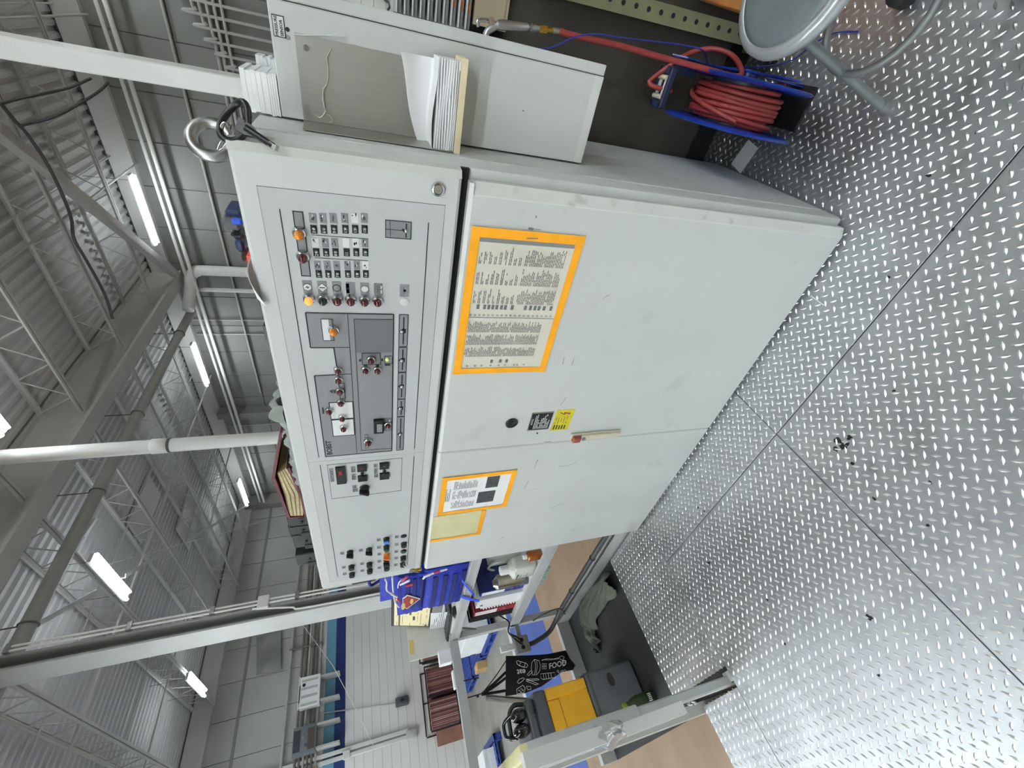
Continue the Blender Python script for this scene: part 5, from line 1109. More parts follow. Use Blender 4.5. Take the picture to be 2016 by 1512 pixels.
# ------------------------------------------------------------------ guard rail, outlet box, cable, tote bag, rag
gr = thing('guard_rail', 'pale grey guard rail running from the bench corner towards the viewer', 'guard rail', (-3.24, -0.4, 0))
MB().box(-3.27, -3.22, -1.9, 0.10, 0.925, 0.985).build('top_rail', grey_paint, gr, 0)
MB().box(-3.272, -3.222, -1.90, -1.85, 0.0, 0.985).build('post', grey_paint, gr, 0)
MB().cyl((-3.24, -0.30, 0.80), (-3.24, -0.42, 0.42), 0.020, seg=12).build('silver_brace', alu, gr, 50)
cb = mat('grey_cable', (66, 66, 68), 0.5)
pts = [V(-1.86, 0.084, 0.118), V(-2.3, 0.086, 0.118), V(-2.7, 0.085, 0.118), V(-3.05, 0.08, 0.120), V(-3.19, 0.06, 0.13), V(-3.25, 0.0, 0.20), V(-3.262, -0.04, 0.33), V(-3.262, -0.045, 0.395)]
o = MB().tube(smoothpts(pts, 8), 0.017, 10).build('power_cable', cb, None, 60, org=pts[0]); tag(o, 'thick grey power cable along the toe board up to the outlet box', 'cable')
for k, xx in enumerate((-2.25, -2.75, -3.1)): MB().torus((xx, 0.085, 0.118), (1, 0, 0), 0.019, 0.003, 14, 6).build('clip', black, o, 50)
s = thing('outlet_box', 'grey cast outlet box with two sockets hanging by the bench corner', 'outlet box', (-3.24, -0.05, 0.40))
MB().rbox(-3.25, -3.195, -0.105, 0.012, 0.398, 0.510, 0.010, 2).box(-3.245, -3.22, -0.02, 0.10, 0.44, 0.47).build('case', mat('grey_cast_case', (126, 128, 124), 0.45), s, 40); MB().box(-3.255, -3.225, -0.06, -0.02, 0.505, 0.62).build('stub', white_paint, s, 0)
for y in (-0.072, -0.022):
    o = MB().torus((-3.194, y, 0.455), (1, 0, 0), 0.017, 0.0025, 18, 6).build('socket_rim', zinc, s, 50); MB().lathe([(0.014, 0), (0.014, 0.002)], (-3.194, y, 0.455), (1, 0, 0), 14).build('socket', black, o, 40)
for k, dy in enumerate((-0.02, 0.01)):
    pts = [V(-3.19, -0.03 + dy, 0.46), V(-3.14, -0.02 + dy, 0.50), V(-3.12, 0.03, 0.56), V(-3.14, 0.10, 0.53), V(-3.18, 0.16, 0.56), V(-3.19, 0.2, 0.60)]
    o = MB().tube(smoothpts(pts, 6), 0.006, 6).build('plug_lead', black, None, 60, org=pts[0]); tag(o, ('near' if k == 0 else 'far') + ' black lead looping from the outlet box up behind the shelf', 'lead', 'black leads plugged into the outlet box')
o = MB().tube(smoothpts([V(-3.06, 0.04, 0.10), V(-3.0, 0.07, 0.16), V(-3.12, 0.09, 0.26), V(-3.2, 0.09, 0.32)], 6), 0.005, 6).build('thin_lead', cb, None, 60, org=(-3.06, 0.04, 0.1)); tag(o, 'thin grey lead rising from the toe board to the bench leg', 'lead')
hk = MB(); P = lambda q: onx(zH(*q), -3.2)
hk.tube([P((845, 955)), P((960, 920)), P((1010, 905)), P((1060, 890))], 0.004, 6); hk.ball(P((1010, 930)), 0.010, 8, 6)
hk = hk.build('hook', black, None, 50, org=P((845, 955))); tag(hk, 'black wire hook on the guard rail holding the tote bag', 'hook')
hk = MB().tube([P((780, 675)), P((950, 635)), P((1030, 625))], 0.004, 6).ball(P((960, 660)), 0.010, 8, 6).build('hook', black, None, 50, org=P((780, 675))); tag(hk, 'empty black wire hook on the guard rail above the blue pallets', 'hook')
blackf = mat('black_fabric', (14, 14, 17), 0.9, bump=0.3, bs=400); linew = mat('white_ink', (226, 226, 224), 0.7)
tb = thing('tote_bag', 'black tote bag with white food drawings hanging from the guard rail', 'bag', onx(zT(600, 300), -3.2))
PX = lambda q, dx=0.0: onx(zT(*q), -3.2 + dx)
outl = [PX(q) for q in ((345, 185), (520, 180), (640, 172), (770, 145), (800, 205), (838, 250), (820, 285), (740, 300), (600, 400), (480, 450), (342, 470))]
b = MB(); cen = sum(outl, V(0, 0, 0)) / len(outl); n = len(outl)
vs = [cen + V(0.030, 0, 0)] + [q + (cen - q) * 0.35 + V(0.026, 0, 0) for q in outl] + outl + [q + (cen - q) * 0.35 - V(0.02, 0, 0) for q in outl] + [cen - V(0.024, 0, 0)]
fs = [(0, 1 + i, 1 + (i + 1) % n) for i in range(n)] + [(1 + i, 1 + n + i, 1 + n + (i + 1) % n, 1 + (i + 1) % n) for i in range(n)] + [(1 + n + i, 1 + 2 * n + i, 1 + 2 * n + (i + 1) % n, 1 + n + (i + 1) % n) for i in range(n)] + [(1 + 3 * n, 1 + 2 * n + (i + 1) % n, 1 + 2 * n + i) for i in range(n)]
b.add(vs, fs).build('bag_body', blackf, tb, 60)
for e in ((345, 220), (345, 300), (345, 340), (342, 430)):
    a = PX((172, 458)); c_ = PX(e); mid = (a + c_) / 2 + V(0.012 if e[1] < 330 else -0.01, 0, -0.01)
    MB().tube(smoothpts([a, mid, c_], 6), 0.0085, 6, flat=0.4).build('handle', blackf, tb, 60)
def draw(pts, r=0.0016, close=False): return MB().tube([PX(q, 0.030) for q in pts], r, 4, close).build('white_drawing', linew, tb, 0)
dn = -(PX((600, 250)) - PX((500, 262))).normalized()
ydir = V(0, 1, 0)
L0 = PX((642, 268), 0.030); rd_ = (PX((740, 240)) - PX((642, 250)))
letters('FOOD', 0.050, PX((650, 262), 0.031), (PX((740, 238)) - PX((644, 262))), (PX((690, 225)) - PX((694, 275))), linew, tb, ext=0.0005, bold=0.0008)
letters('eat', 0.052, PX((486, 296), 0.031), (PX((424, 300)) - PX((486, 296))), (PX((455, 315)) - PX((453, 280))), linew, tb, ext=0.0005, bold=0.0006)
draw([(548, 210), (530, 230), (525, 270), (533, 320), (565, 318), (585, 290), (590, 250), (580, 218)], close=True); draw([(548, 210), (556, 250), (552, 300), (545, 320)]); draw([(565, 218), (568, 262), (560, 312)]); draw([(520, 290), (496, 318), (505, 326), (535, 298)], close=True)
draw([(420, 222), (432, 218), (450, 226), (488, 236), (502, 252), (494, 266), (470, 264), (438, 252), (424, 240)], close=True); draw([(450, 228), (444, 250)]); draw([(484, 238), (474, 262)])
draw([(592, 312), (690, 302), (700, 336), (610, 352), (594, 344)], close=True); draw([(612, 312), (616, 348)]); draw([(628, 312), (632, 345)]); draw([(646, 308), (650, 342)]); draw([(664, 306), (668, 336)])
draw([(488, 350), (570, 346), (582, 354), (506, 360)], close=True); draw([(488, 362), (560, 390), (578, 384), (500, 352)], close=True)
draw([(425, 372), (440, 350), (468, 340), (478, 346), (460, 366), (436, 380)], close=True)
draw([(422, 420), (466, 392), (482, 412), (474, 446), (424, 454)], close=True)
for q in ((440, 430), (455, 418), (452, 440), (466, 428)): draw([(q[0] - 4, q[1]), (q[0], q[1] - 4), (q[0] + 4, q[1]), (q[0], q[1] + 4)], 0.0012, True)
draw([(490, 400), (520, 400), (524, 420), (502, 426)], close=True); draw([(600, 218), (630, 206), (690, 205), (722, 198)]); draw([(604, 212), (650, 214), (722, 204)]); draw([(724, 192), (744, 184), (760, 194), (752, 210), (732, 212)], close=True)
draw([(745, 240), (758, 228), (768, 236), (764, 252), (750, 256)], close=True)
for y0 in (240, 262):
    for x0 in (602, 620): draw([(x0, y0), (x0 + 12, y0 - 2), (x0 + 12, y0 + 14), (x0, y0 + 16)], 0.0014, True)
draw([(705, 300), (712, 284), (722, 292), (714, 300), (726, 306)]); draw([(732, 298), (746, 286), (750, 298)]); draw([(754, 290), (764, 282), (772, 290)])
ragm = mat('olive_rag', (98, 102, 92), 0.92, var=0.16, vs=24, bump=0.5, bs=150)
rp = smoothpts([onz(q, 0.03) for q in ((1203, 1146), (1180, 1168), (1160, 1195), (1152, 1225), (1160, 1252), (1176, 1276))], 8)
def rag(u, v):
    k = min(int(u * (len(rp) - 1)), len(rp) - 2); f = u * (len(rp) - 1) - k; c = rp[k].lerp(rp[k + 1], f); d = (rp[k + 1] - rp[k]).normalized(); n = d.cross(V(0, 0, 1)).normalized()
    wd = 0.035 + 0.075 * math.sin(PI * min(1, 0.1 + 0.85 * u)) * (0.6 + 0.4 * math.sin(u * 9 + 0.5) ** 2); a = v * 2 - 1
    h = 0.055 * (1 - abs(a) ** 2.2) * (0.6 + 0.4 * math.cos(u * 12)) + 0.014 * abs(math.sin(a * 5 + u * 17)) + 0.008 * math.sin(u * 41 + a * 4)
    return V(c.x, c.y, 0.004) + n * wd * a * (1 + 0.15 * math.sin(u * 27)) + V(0, 0, max(h, 0.0))
o = MB().grid(rag, 60, 22, (0, 0, -0.005)).build('rag', ragm, None, 60, org=(-2.8, 0, 0)); tag(o, 'crumpled olive-grey rag heaped against the toe board', 'rag')
# crate, tool box, ear defenders, drink can
crate_m = mat('dark_grey_crate', (88, 92, 95), 0.65, var=0.14, vs=8, spots=0.3, ss=24, spot=(110, 112, 112))
XF = -2.54; q0, q1, q2, q3 = (onx(zW(*q), XF) for q in ((1040, 150), (1700, 10), (1930, 440), (1210, 730)))
ya, yb2 = (q0.y + q1.y) / 2, min(q2.y, q3.y) - 0.03; zt = (q0.z + q3.z) / 2
s = thing('step_crate', 'dark grey plastic crate with an oval hand hole on the deck', 'crate', (XF - 0.2, (ya + yb2) / 2, 0))
MB().rbox(XF - 0.40, XF, yb2, ya, 0.0, zt, 0.018, 3).rbox(XF - 0.02, XF + 0.008, yb2 + 0.012, ya - 0.012, zt - 0.03, zt - 0.004, 0.006, 2).build('body', crate_m, s, 40)
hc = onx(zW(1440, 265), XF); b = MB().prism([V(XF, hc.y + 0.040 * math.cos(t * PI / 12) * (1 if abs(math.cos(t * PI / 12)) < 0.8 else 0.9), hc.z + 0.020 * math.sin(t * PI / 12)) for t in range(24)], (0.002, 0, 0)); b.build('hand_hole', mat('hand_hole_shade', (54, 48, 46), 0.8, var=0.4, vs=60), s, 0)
yelm = mat('yellow_box_plastic', (226, 168, 30), 0.5, var=0.06, vs=14, spots=0.15, ss=30, spot=(150, 116, 50)); greyl = mat('grey_lid_plastic', (74, 77, 82), 0.35, coat=0.3)
XT = -2.52; r0, r1, r2, r3 = (onx(zW(*q), XT) for q in ((500, 380), (1050, 280), (1190, 740), (640, 940))); l0, l1 = onx(zW(240, 560), XT), onx(zW(330, 1060), XT)
ta = (r0.y + r1.y) / 2; tb2 = min(r2.y, r3.y) - 0.10; z0 = zt + 0.002; z1 = (r0.z + r3.z) / 2; zl_ = (l0.z + l1.z) / 2
s = thing('tool_box', 'yellow tool box with a grey lid standing on the dark crate', 'tool box', (XT - 0.2, (ta + tb2) / 2, z0))
MB().rbox(XT - 0.36, XT - 0.008, tb2, ta, z0, z1, 0.012, 2).build('yellow_body', yelm, s, 40)
MB().rbox(XT - 0.05, XT + 0.002, ta - 0.055, ta + 0.004, z0 + 0.004, z1 - 0.002, 0.006, 1).rbox(XT - 0.05, XT + 0.002, tb2 + 0.01, ta - 0.056, z1 - 0.075, z1 - 0.002, 0.006, 1).build('raised_band', yelm, s, 40)
MB().rbox(XT - 0.37, XT + 0.006, tb2 - 0.006, ta + 0.006, z1, z1 + (zl_ - z1) * 0.55, 0.012, 2).rbox(XT - 0.34, XT - 0.02, tb2 + 0.01, ta - 0.012, z1 + (zl_ - z1) * 0.5, zl_, 0.022, 3).build('lid', greyl, s, 40)
MB().tube(smoothpts([V(XT - 0.05, ta - 0.03, zl_ - 0.01), V(XT - 0.06, ta - 0.02, zl_ + 0.05), V(XT - 0.08, ta - 0.06, zl_ + 0.085), V(XT - 0.10, ta - 0.16, zl_ + 0.09)], 6), 0.012, 8).build('handle', black, s, 60)
MB().torus((XT - 0.018, ta - 0.08, (z1 + zl_) / 2 + 0.012), (1, 0, 0.2), 0.016, 0.003, 18, 6).build('lid_badge', greyp, s, 50)
e0, e1 = onx(zW(150, 780), XT - 0.03), onx(zW(200, 990), XT - 0.03)
s = thing('ear_defenders', 'glossy black ear defenders lying on the tool box lid', 'ear defenders', (XT - 0.03, (e0.y + e1.y) / 2, zl_))
glb = mat('glossy_black', (12, 12, 14), 0.12, coat=0.8)
for q in (e0, e1): MB().ball((q.x, q.y, q.z), (0.036, 0.034, 0.048), 18, 12).build('ear_cup', glb, s, 60)
MB().tube(smoothpts([e0 + V(-0.02, 0.02, 0.03), e0 + V(-0.07, 0.0, 0.07), (e0 + e1) / 2 + V(-0.09, 0, 0.075), e1 + V(-0.07, 0, 0.07), e1 + V(-0.02, -0.02, 0.03)], 6), 0.010, 8).build('head_band', glb, s, 60)
grn = mat('dark_green_can', (36, 50, 20), 0.35, coat=0.4)
s = thing('drink_bottle', 'dark green bottle on the deck beside the dark crate', 'bottle', (-2.44, -0.70, 0)); cx, cy = -2.455, -0.675
MB().lathe([(0.030, 0), (0.032, 0.006), (0.032, 0.12), (0.022, 0.15), (0.013, 0.17), (0.013, 0.185)], (cx, cy, 0.0), (0, 0, 1), 20).build('body', grn, s, 50); MB().lathe([(0.014, 0), (0.014, 0.02), (0.010, 0.022)], (cx, cy, 0.185), (0, 0, 1), 14).build('cap', mat('lime_cap', (120, 146, 40), 0.4), s, 40)
b = MB()
for k in range(5): b.box(cx - 0.004 + 0.0, cx + 0.0335, cy - 0.02 + k * 0.008, cy - 0.016 + k * 0.008, 0.03, 0.05)
b.build('label_print', print_white, s, 0)

# ------------------------------------------------------------------ gate at the near left corner
gt = thing('platform_gate', 'grey and yellowed steel tube gate at the near left platform corner', 'gate', (-1.78, -0.78, 0))
MB().rbox(-1.815, -1.755, -0.806, -0.768, -0.45, 0.99, 0.006, 1).build('post', grey_paint, gt, 30)
MB().rbox(-1.805, -1.738, -0.812, -0.759, 0.485, 0.985, 0.008, 2).build('sleeve', grey_paint, gt, 30)
MB().rbox(-3.0, -1.739, -0.812, -0.760, 0.955, 1.012, 0.006, 2).build('top_rail', yellow_paint, gt, 30)
MB().rbox(-1.79, -1.73, -0.800, -0.75, -0.05, -0.012, 0.006, 1).build('block', pipe_g, gt, 30)
def flat(a, b_, wd, y):
    p, q = ony(a, y), ony(b_, y); d = q - p; n = d.normalized().cross(V(0, 1, 0)) * wd / 2
    return MB().obox((p + q) / 2, d / 2, n, (0, 0.02, 0)).build('brace', white_paint, gt, 0)
flat((1345, 1393), (1060, 1502), 0.028, -0.835); flat((1190, 1446), (1030, 1502), 0.024, -0.86)
MB().box(-2.14, -2.045, -0.845, -0.80, ZF, 1.3).build('outer_post', pipe_g, gt, 0)
rc = ony((1362, 1385), -0.83); MB().torus(rc, (0.4, 1, 0), 0.017, 0.003, 20, 6).build('steel_ring', chrome, gt, 60)
P = ony((1118, 1465), -0.812); MB().box(P.x - 0.012, P.x + 0.016, -0.8135, -0.812, P.z - 0.02, P.z + 0.02).build('foil_sticker', paper_white, gt, 0)
film = mat('clear_film', (222, 224, 224), 0.18, trans=0.75, coat=0.5, bump=0.3, bs=60)
wc = ony((1190, 1450), -0.862)
def wrap(u, v):
    a = 2 * PI * u; r = 0.05 * math.sin(PI * (0.12 + 0.8 * v)) * (1 + 0.18 * math.sin(a * 5 + v * 6))
    return wc + V(0.075 - 0.15 * v, r * math.sin(a) * 0.6, r * math.cos(a) - 0.01)
o = MB().grid(wrap, 30, 14).build('plastic_wrap', film, None, 60, org=wc); tag(o, 'crumpled clear plastic film bunched round the gate brace', 'film')

# ------------------------------------------------------------------ columns, pipes and services of the hall
o = MB().rbox(-0.305, -0.200, 2.40, 2.55, ZF, 5.6, 0.006, 1).build('steel_post', pipe_w, None, 30, org=(-0.25, 2.5, ZF)); tag(o, 'white square steel post rising behind the sensor box', 'post')
o = thing('vent_pipe', 'white round pipe with a sleeve coupling rising behind the cabinet', 'pipe', (-3.965, 3.0, ZF))
MB().cyl((-3.965, 3.0, ZF), (-3.965, 3.0, 5.6), 0.078, seg=24).build('pipe', pipe_w, o, 50)
for z0, z1 in ((3.66, 3.82), (5.12, 5.3)): MB().lathe([(0.079, 0), (0.086, 0.006), (0.086, z1 - z0 - 0.006), (0.079, z1 - z0)], (-3.965, 3.0, z0), (0, 0, 1), 24).build('coupling', pipe_w, o, 50)
MB().cyl((-3.965, 3.0, 3.635), (-3.965, 3.0, 3.66), 0.0835, seg=24).build('gasket', greyp, o, 50)
o = thing('wide_column', 'white wide-flange steel column with conduits behind the bench', 'column', (-5.08, 1.3, ZF))
CX0, CX1, CY0, CY1 = -5.264, -4.894, 1.25, 1.385
MB().box(CX0, CX1, CY0, CY0 + 0.02, ZF, 5.64).build('flange', col_paint, o, 0); MB().box(CX0, CX1, CY1 - 0.02, CY1, ZF, 5.64).build('flange', col_paint, o, 0); MB().box(-5.087, -5.073, CY0 + 0.02, CY1 - 0.02, ZF, 5.64).build('web', col_paint, o, 0)
for dy in (0.018, 0.055): MB().cyl((CX1 + 0.03, CY1 + dy, 1.0), (CX1 + 0.03, CY1 + dy, 5.64), 0.011, seg=8).build('conduit', pipe_w, o, 50)
for z in (2.3, 3.1, 3.8, 4.7): MB().box(CX1 - 0.01, CX1 + 0.05, CY1, CY1 + 0.08, z, z + 0.04).build('strut_clamp', zinc, o, 0)
p = onx((517, 1193), CX1 + 0.04); MB().rbox(CX1, CX1 + 0.05, CY1 - 0.03, CY1 + 0.10, p.z - 0.055, p.z + 0.055, 0.005, 1).build('junction_box', capw, o, 30)
MB().tube(smoothpts([V(CX1 + 0.012, CY1 - 0.01, 2.75), V(CX1 + 0.012, CY1 - 0.03, 2.62), V(CX1 + 0.012, CY0 + 0.06, 2.36), V(CX1 + 0.012, CY0 + 0.03, 2.2), V(CX1 + 0.012, CY0 + 0.03, 1.0)], 6), 0.011, 8).build('conduit', pipe_w, o, 50)
MB().box(CX1, CX1 + 0.02, CY0 + 0.01, CY0 + 0.05, 1.32, 1.38).build('clip', zinc, o, 0)
def pipe_thing(name, label, pts, r, m=pipe_g, cat='pipe', group=None, seg=14):
    o = MB().tube(pts, r, seg).build(name, m, None, 60, org=pts[0]); return tag(o, label, cat, group)
pipe_thing('overhead_pipe', 'thick round pipe slung under the roof girder towards the back wall', [V(-5.42, -6, 5.0), V(-5.42, 8.3, 5.0)], 0.075, pipe_g, seg=18)
s = bpy.data.objects['overhead_pipe']
for y in (1.9, 3.6, 5.1, 7.4):
    MB().torus((-5.42, y, 5.0), (0, 1, 0), 0.082, 0.010, 24, 6).build('pipe_clamp', conduit, s, 60); MB().cyl((-5.42, y, 5.07), (-5.42, y, 5.55), 0.008, seg=6).build('hanger_rod', conduit, s, 60)
pipe_thing('wall_pipe', 'upper of the two long horizontal pipes along the back wall', [V(-12.9, 8.40, 4.94), V(3, 8.40, 4.94)], 0.028, pipe_w)
pipe_thing('wall_pipe', 'lower of the two long horizontal pipes along the back wall', [V(-12.9, 8.38, 4.82), V(3, 8.38, 4.82)], 0.034, pipe_w)
pipe_thing('drain_pipe', 'fat white drain pipe that elbows down the back wall beside the girder', smoothpts([V(-5.2, 7.95, 4.93), V(-5.06, 8.2, 4.93), V(-4.92, 8.38, 4.92), V(-4.70, 8.46, 4.88), V(-4.60, 8.50, 4.75), V(-4.58, 8.52, 4.5), V(-4.58, 8.52, 2.0), V(-4.58, 8.52, ZF)], 6), 0.105, pipe_w, seg=20)
pipe_thing('riser_pipe', 'slim white riser pipe beside the fat drain pipe', [V(-5.05, 8.55, 5.0), V(-5.05, 8.55, ZF)], 0.045, pipe_w)
for k, (z, r) in enumerate(((4.21, 0.022), (3.60, 0.026), (3.52, 0.026), (3.42, 0.018))):
    pipe_thing('wall_conduit', ('thin horizontal conduit at mid height of the back wall', 'upper of the three close conduits low on the back wall', 'middle of the three close conduits low on the back wall', 'lowest of the three close conduits on the back wall')[k], [V(-8.2, 8.68, z), V(2.5, 8.68, z)], r, pipe_g, 'conduit')
for k in range(6):
    x = -0.15 - 0.16 * k; z = 3.9 - 0.10 * k
    pipe_thing('bent_conduit', 'bent conduit on the back wall, ' + ('outermost', 'second from the outermost', 'third from the outermost', 'fourth from the outermost', 'second from the innermost', 'innermost')[k] + ' of the nested bends', smoothpts([V(1.5, 8.62, z), V(x + 0.25, 8.62, z), V(x + 0.06, 8.62, z - 0.05), V(x, 8.62, z - 0.2), V(x, 8.62, ZF)], 6), 0.022, pipe_g, 'conduit', 'bent conduits on the back wall', 8)
for k, x in enumerate((-5.9, -6.3, -9.4, -9.9)):
    pipe_thing('drop_conduit', ('nearest', 'second', 'third', 'farthest')[k] + ' thin drop conduit on the back wall left of the girder', [V(x, 8.68, 5.2), V(x, 8.68, ZF)], 0.018, pipe_g, 'conduit', 'drop conduits on the back wall', 8)
o = MB().box(-8.9, -8.72, 8.45, 8.73, ZF, 5.3).build('wall_column', wallu, None, 0, org=(-8.8, 8.6, ZF)); tag(o, 'flat wall column on the back wall left of the round pipe', 'column')
o = MB().rbox(-12.98, -12.7, 8.3, 8.7, ZF, 5.4, 0.01, 1).build('corner_column', wallu, None, 30, org=(-12.9, 8.5, ZF)); tag(o, 'wide column in the far corner of the hall', 'column')
for pts, lab in (([onz(map1(*q), 4.9) for q in ((0, 690), (140, 650), (270, 625), (460, 580), (600, 520))], 'dark cable swag drooping across the roof joists, upper'), ([onz(map1(*q), 4.85) for q in ((150, 830), (340, 780), (520, 690), (660, 600), (715, 545))], 'dark cable swag ending at the white square post'), ([onz(map1(*q), 4.9) for q in ((0, 680), (100, 800), (190, 900), (310, 1080), (400, 1260), (470, 1440), (490, 1580), (570, 1720), (690, 1940), (745, 2110))], 'bundle of dark cables looping along the roof towards the girder')):
    o = MB().tube(smoothpts(pts, 5), 0.017, 6).build('roof_cable', greyp, None, 60, org=pts[0]); tag(o, lab, 'cable')
o = MB().tube([onx((585, 1215), -12.5), onx((655, 1310), -12.5), onx((705, 1405), -12.5), onx((735, 1468), -12.5)], 0.008, 5).build('guy_wire', pipe_w, None, 60, org=onx((735, 1468), -12.5)); tag(o, 'thin white guy wire slanting down the left wall over the blue bands', 'wire')
o = MB().tube([V(-6.2, 2.95, 4.98), V(-9.0, 5.1, 4.2), V(-12.9, 8.1, 3.6)], 0.006, 5).build('pull_chain', pipe_w, None, 60, org=(-6.2, 2.95, 4.98)); tag(o, 'thin chain running from the bright near light to the far corner', 'chain')
# ceiling lights
def light(x, y, z, lab, group=None):
    s = thing('strip_light', lab, 'ceiling light', (x, y, z), group)
    MB().box(x - 0.60, x + 0.60, y - 0.062, y + 0.062, z + 0.016, z + 0.06).build('housing', pipe_w, s, 0)
    for dy in (-0.055, 0.055): MB().cyl((x - 0.57, y + dy, z), (x + 0.57, y + dy, z), 0.022, seg=10).build('tube', tube, s, 60)
    for dx in (-0.5, 0.5): MB().cyl((x + dx, y, z + 0.06), (x + dx, y, 5.67), 0.004, seg=5).build('hanger', conduit, s, 60)
light(-3.15, 7.80, 5.0, 'ceiling light at the back wall right of the girder'); light(-6.56, 7.83, 5.0, 'ceiling light at the back wall left of the girder'); light(-11.15, 7.66, 5.0, 'farthest ceiling light, in the corner of the hall')
light(-6.56, 2.95, 5.0, 'bright ceiling light left of the round white pipe'); light(-10.95, 2.80, 5.0, 'ceiling light by the left wall beyond the wide column'); light(-3.15, 3.12, 5.0, 'ceiling light cut by the top of the upright view right of the round pipe')
for x in (0.6, 4.4):
    for y in (7.8, 2.95): light(x, y, 5.0, 'twin-tube ceiling light over bays to the right of the view', 'lights beyond the view')
def fill_bay(x, y, z):  # fill light added out of view to brighten cabinet, floor and left wall
    s = thing('added_fill_light', 'added hooded four-tube fill light outside the view', 'ceiling light', (x, y, z), 'added fill lights beyond the view')
    MB().box(x - 0.62, x + 0.62, y - 0.20, y + 0.20, z + 0.03, z + 0.06).box(x - 0.62, x + 0.62, y - 0.21, y - 0.20, z - 0.01, z + 0.06).box(x - 0.62, x + 0.62, y + 0.20, y + 0.21, z - 0.01, z + 0.06).build('hood', pipe_w, s, 0)
    for dy in (-0.14, -0.047, 0.047, 0.14): MB().cyl((x - 0.57, y + dy, z), (x + 0.57, y + dy, z), 0.020, seg=8).build('tube', fill_tube, s, 60)
    for dx in (-0.5, 0.5): MB().cyl((x + dx, y, z + 0.06), (x + dx, y, 5.67), 0.004, seg=5).build('hanger', conduit, s, 60)
for y, xs_ in ((-2.3, (-12.1, -9.6, -7.1, -4.6)), (-4.2, (-12.1, -9.6, -7.1, -4.6, -2.1, 0.4, 2.9)), (-6.9, (-9.6, -7.1, -4.6, -2.1, 0.4, 2.9))):
    for x in xs_: fill_bay(x, y, 5.0)
fill_bay(3.2, -1.5, 5.0); fill_bay(3.3, 0.9, 5.0); fill_bay(5.6, -1.5, 5.0); fill_bay(5.6, -4.2, 5.0)  # added to brighten the cabinet's right side
# left wall services
for k in range(6):
    z = 2.92 + k * 0.085
    pipe_thing('service_conduit', ('lowest', 'second lowest', 'third lowest', 'third highest', 'second highest', 'highest')[k] + ' conduit in the bundle above the blue wall bands', [V(-12.9 + 0.02 * (k % 2), -5, z), V(-12.9 + 0.02 * (k % 2), 8.6, z)], 0.026, conduit if k % 3 else pipe_g, 'conduit', 'conduit bundle on the left wall', 8)
pipe_thing('service_pipe', 'pale pipe above the conduit bundle on the left wall', [V(-12.9, -5, 3.62), V(-12.9, 8.6, 3.62)], 0.03, pipe_g)
for k, y in enumerate((3.75, 5.2, 1.2)):
    o = MB().box(-12.97, -12.84, y, y + 0.03, 2.86, 3.66).build('conduit_rack', conduit, None, 0, org=(-12.9, y, 2.86)); tag(o, ('steel strut across the conduit bundle beside the white panel box', 'steel strut across the conduit bundle behind the wide column', 'steel strut across the conduit bundle at the view edge')[k], 'strut')
s = thing('electrical_panel', 'white electrical panel box with grey bars on the left wall', 'panel box', (-12.7, 2.65, 2.87))
MB().rbox(-12.84, -12.6, 2.34, 2.98, 2.86, 3.31, 0.008, 1).build('enclosure', capw, s, 30); MB().box(-12.62, -12.59, 2.32, 3.0, 3.315, 3.335).build('drip_edge', pipe_w, s, 0)
for k in range(4): MB().box(-12.599, -12.597, 2.37 + k * 0.165, 2.42 + k * 0.165, 2.91, 3.27).build('bar_label', pipe_g, s, 0)
MB().lathe([(0.035, 0), (0.035, 0.02), (0.0001, 0.022)], (-12.6, 2.80, 3.22), (1, 0, 0), 14).build('rotary_handle', black, s, 40)
MB().box(-12.6, -12.58, 2.45, 2.80, 3.30, 3.318).build('dark_slot', black, s, 0)
for y in (2.92, 2.42): MB().box(-12.97, -12.62, y - 0.02, y + 0.02, 2.42, 2.86).build('bracket', pipe_g, s, 0)
s = thing('switch_cabinet', 'dark grey switch cabinet with two windows on the left wall', 'panel box', (-12.7, 1.72, 2.9))
MB().rbox(-12.86, -12.6, 1.47, 1.99, 2.895, 3.38, 0.012, 2).build('enclosure', mat('grey_enclosure', (104, 112, 116), 0.45), s, 30)
for z0, z1, m in ((3.22, 3.36, mat('dark_window', (58, 66, 70), 0.2)), (2.92, 3.07, mat('brown_window', (84, 76, 74), 0.25))): MB().box(-12.6, -12.597, 1.53, 1.92, z0, z1).build('window', m, s, 0)
MB().box(-12.6, -12.58, 1.74, 1.80, 3.13, 3.19).build('handle', chrome, s, 0); MB().lathe([(0.03, 0), (0.03, 0.01)], (-12.6, 1.62, 3.10), (1, 0, 0), 14).build('lock', greyp, s, 40)
for y in (1.95, 1.52): MB().box(-12.97, -12.62, y - 0.02, y + 0.02, 2.40, 2.9).build('bracket', pipe_g, s, 0)
s = thing('isolator_box', 'small dark grey isolator box low on the white left wall', 'switch box', (-12.9, 2.0, 0.8))
MB().rbox(-12.98, -12.84, 1.90, 2.09, 0.80, 1.12, 0.02, 2).build('case', greyp, s, 40); MB().box(-12.84, -12.82, 1.98, 2.03, 0.92, 1.0).build('lever', black, s, 0)
MB().cyl((-12.94, 2.0, 1.12), (-12.94, 2.22, 2.9), 0.014, seg=8).build('conduit', pipe_g, s, 50)
s = thing('wall_duct', 'pair of white vertical ducts with a grey outlet box on the left wall', 'duct', (-12.9, 1.3, 0.8))
for dy in (0.0, 0.12): MB().rbox(-12.97, -12.90, 1.22 + dy, 1.30 + dy, 0.85, 4.6, 0.008, 1).build('duct', white_paint, s, 30)
MB().rbox(-12.98, -12.87, 1.20, 1.38, 0.66, 0.92, 0.015, 2).build('outlet', pipe_g, s, 40); MB().rbox(-12.98, -12.87, 1.20, 1.36, 2.18, 2.34, 0.01, 1).build('coupling', white_paint, s, 30)
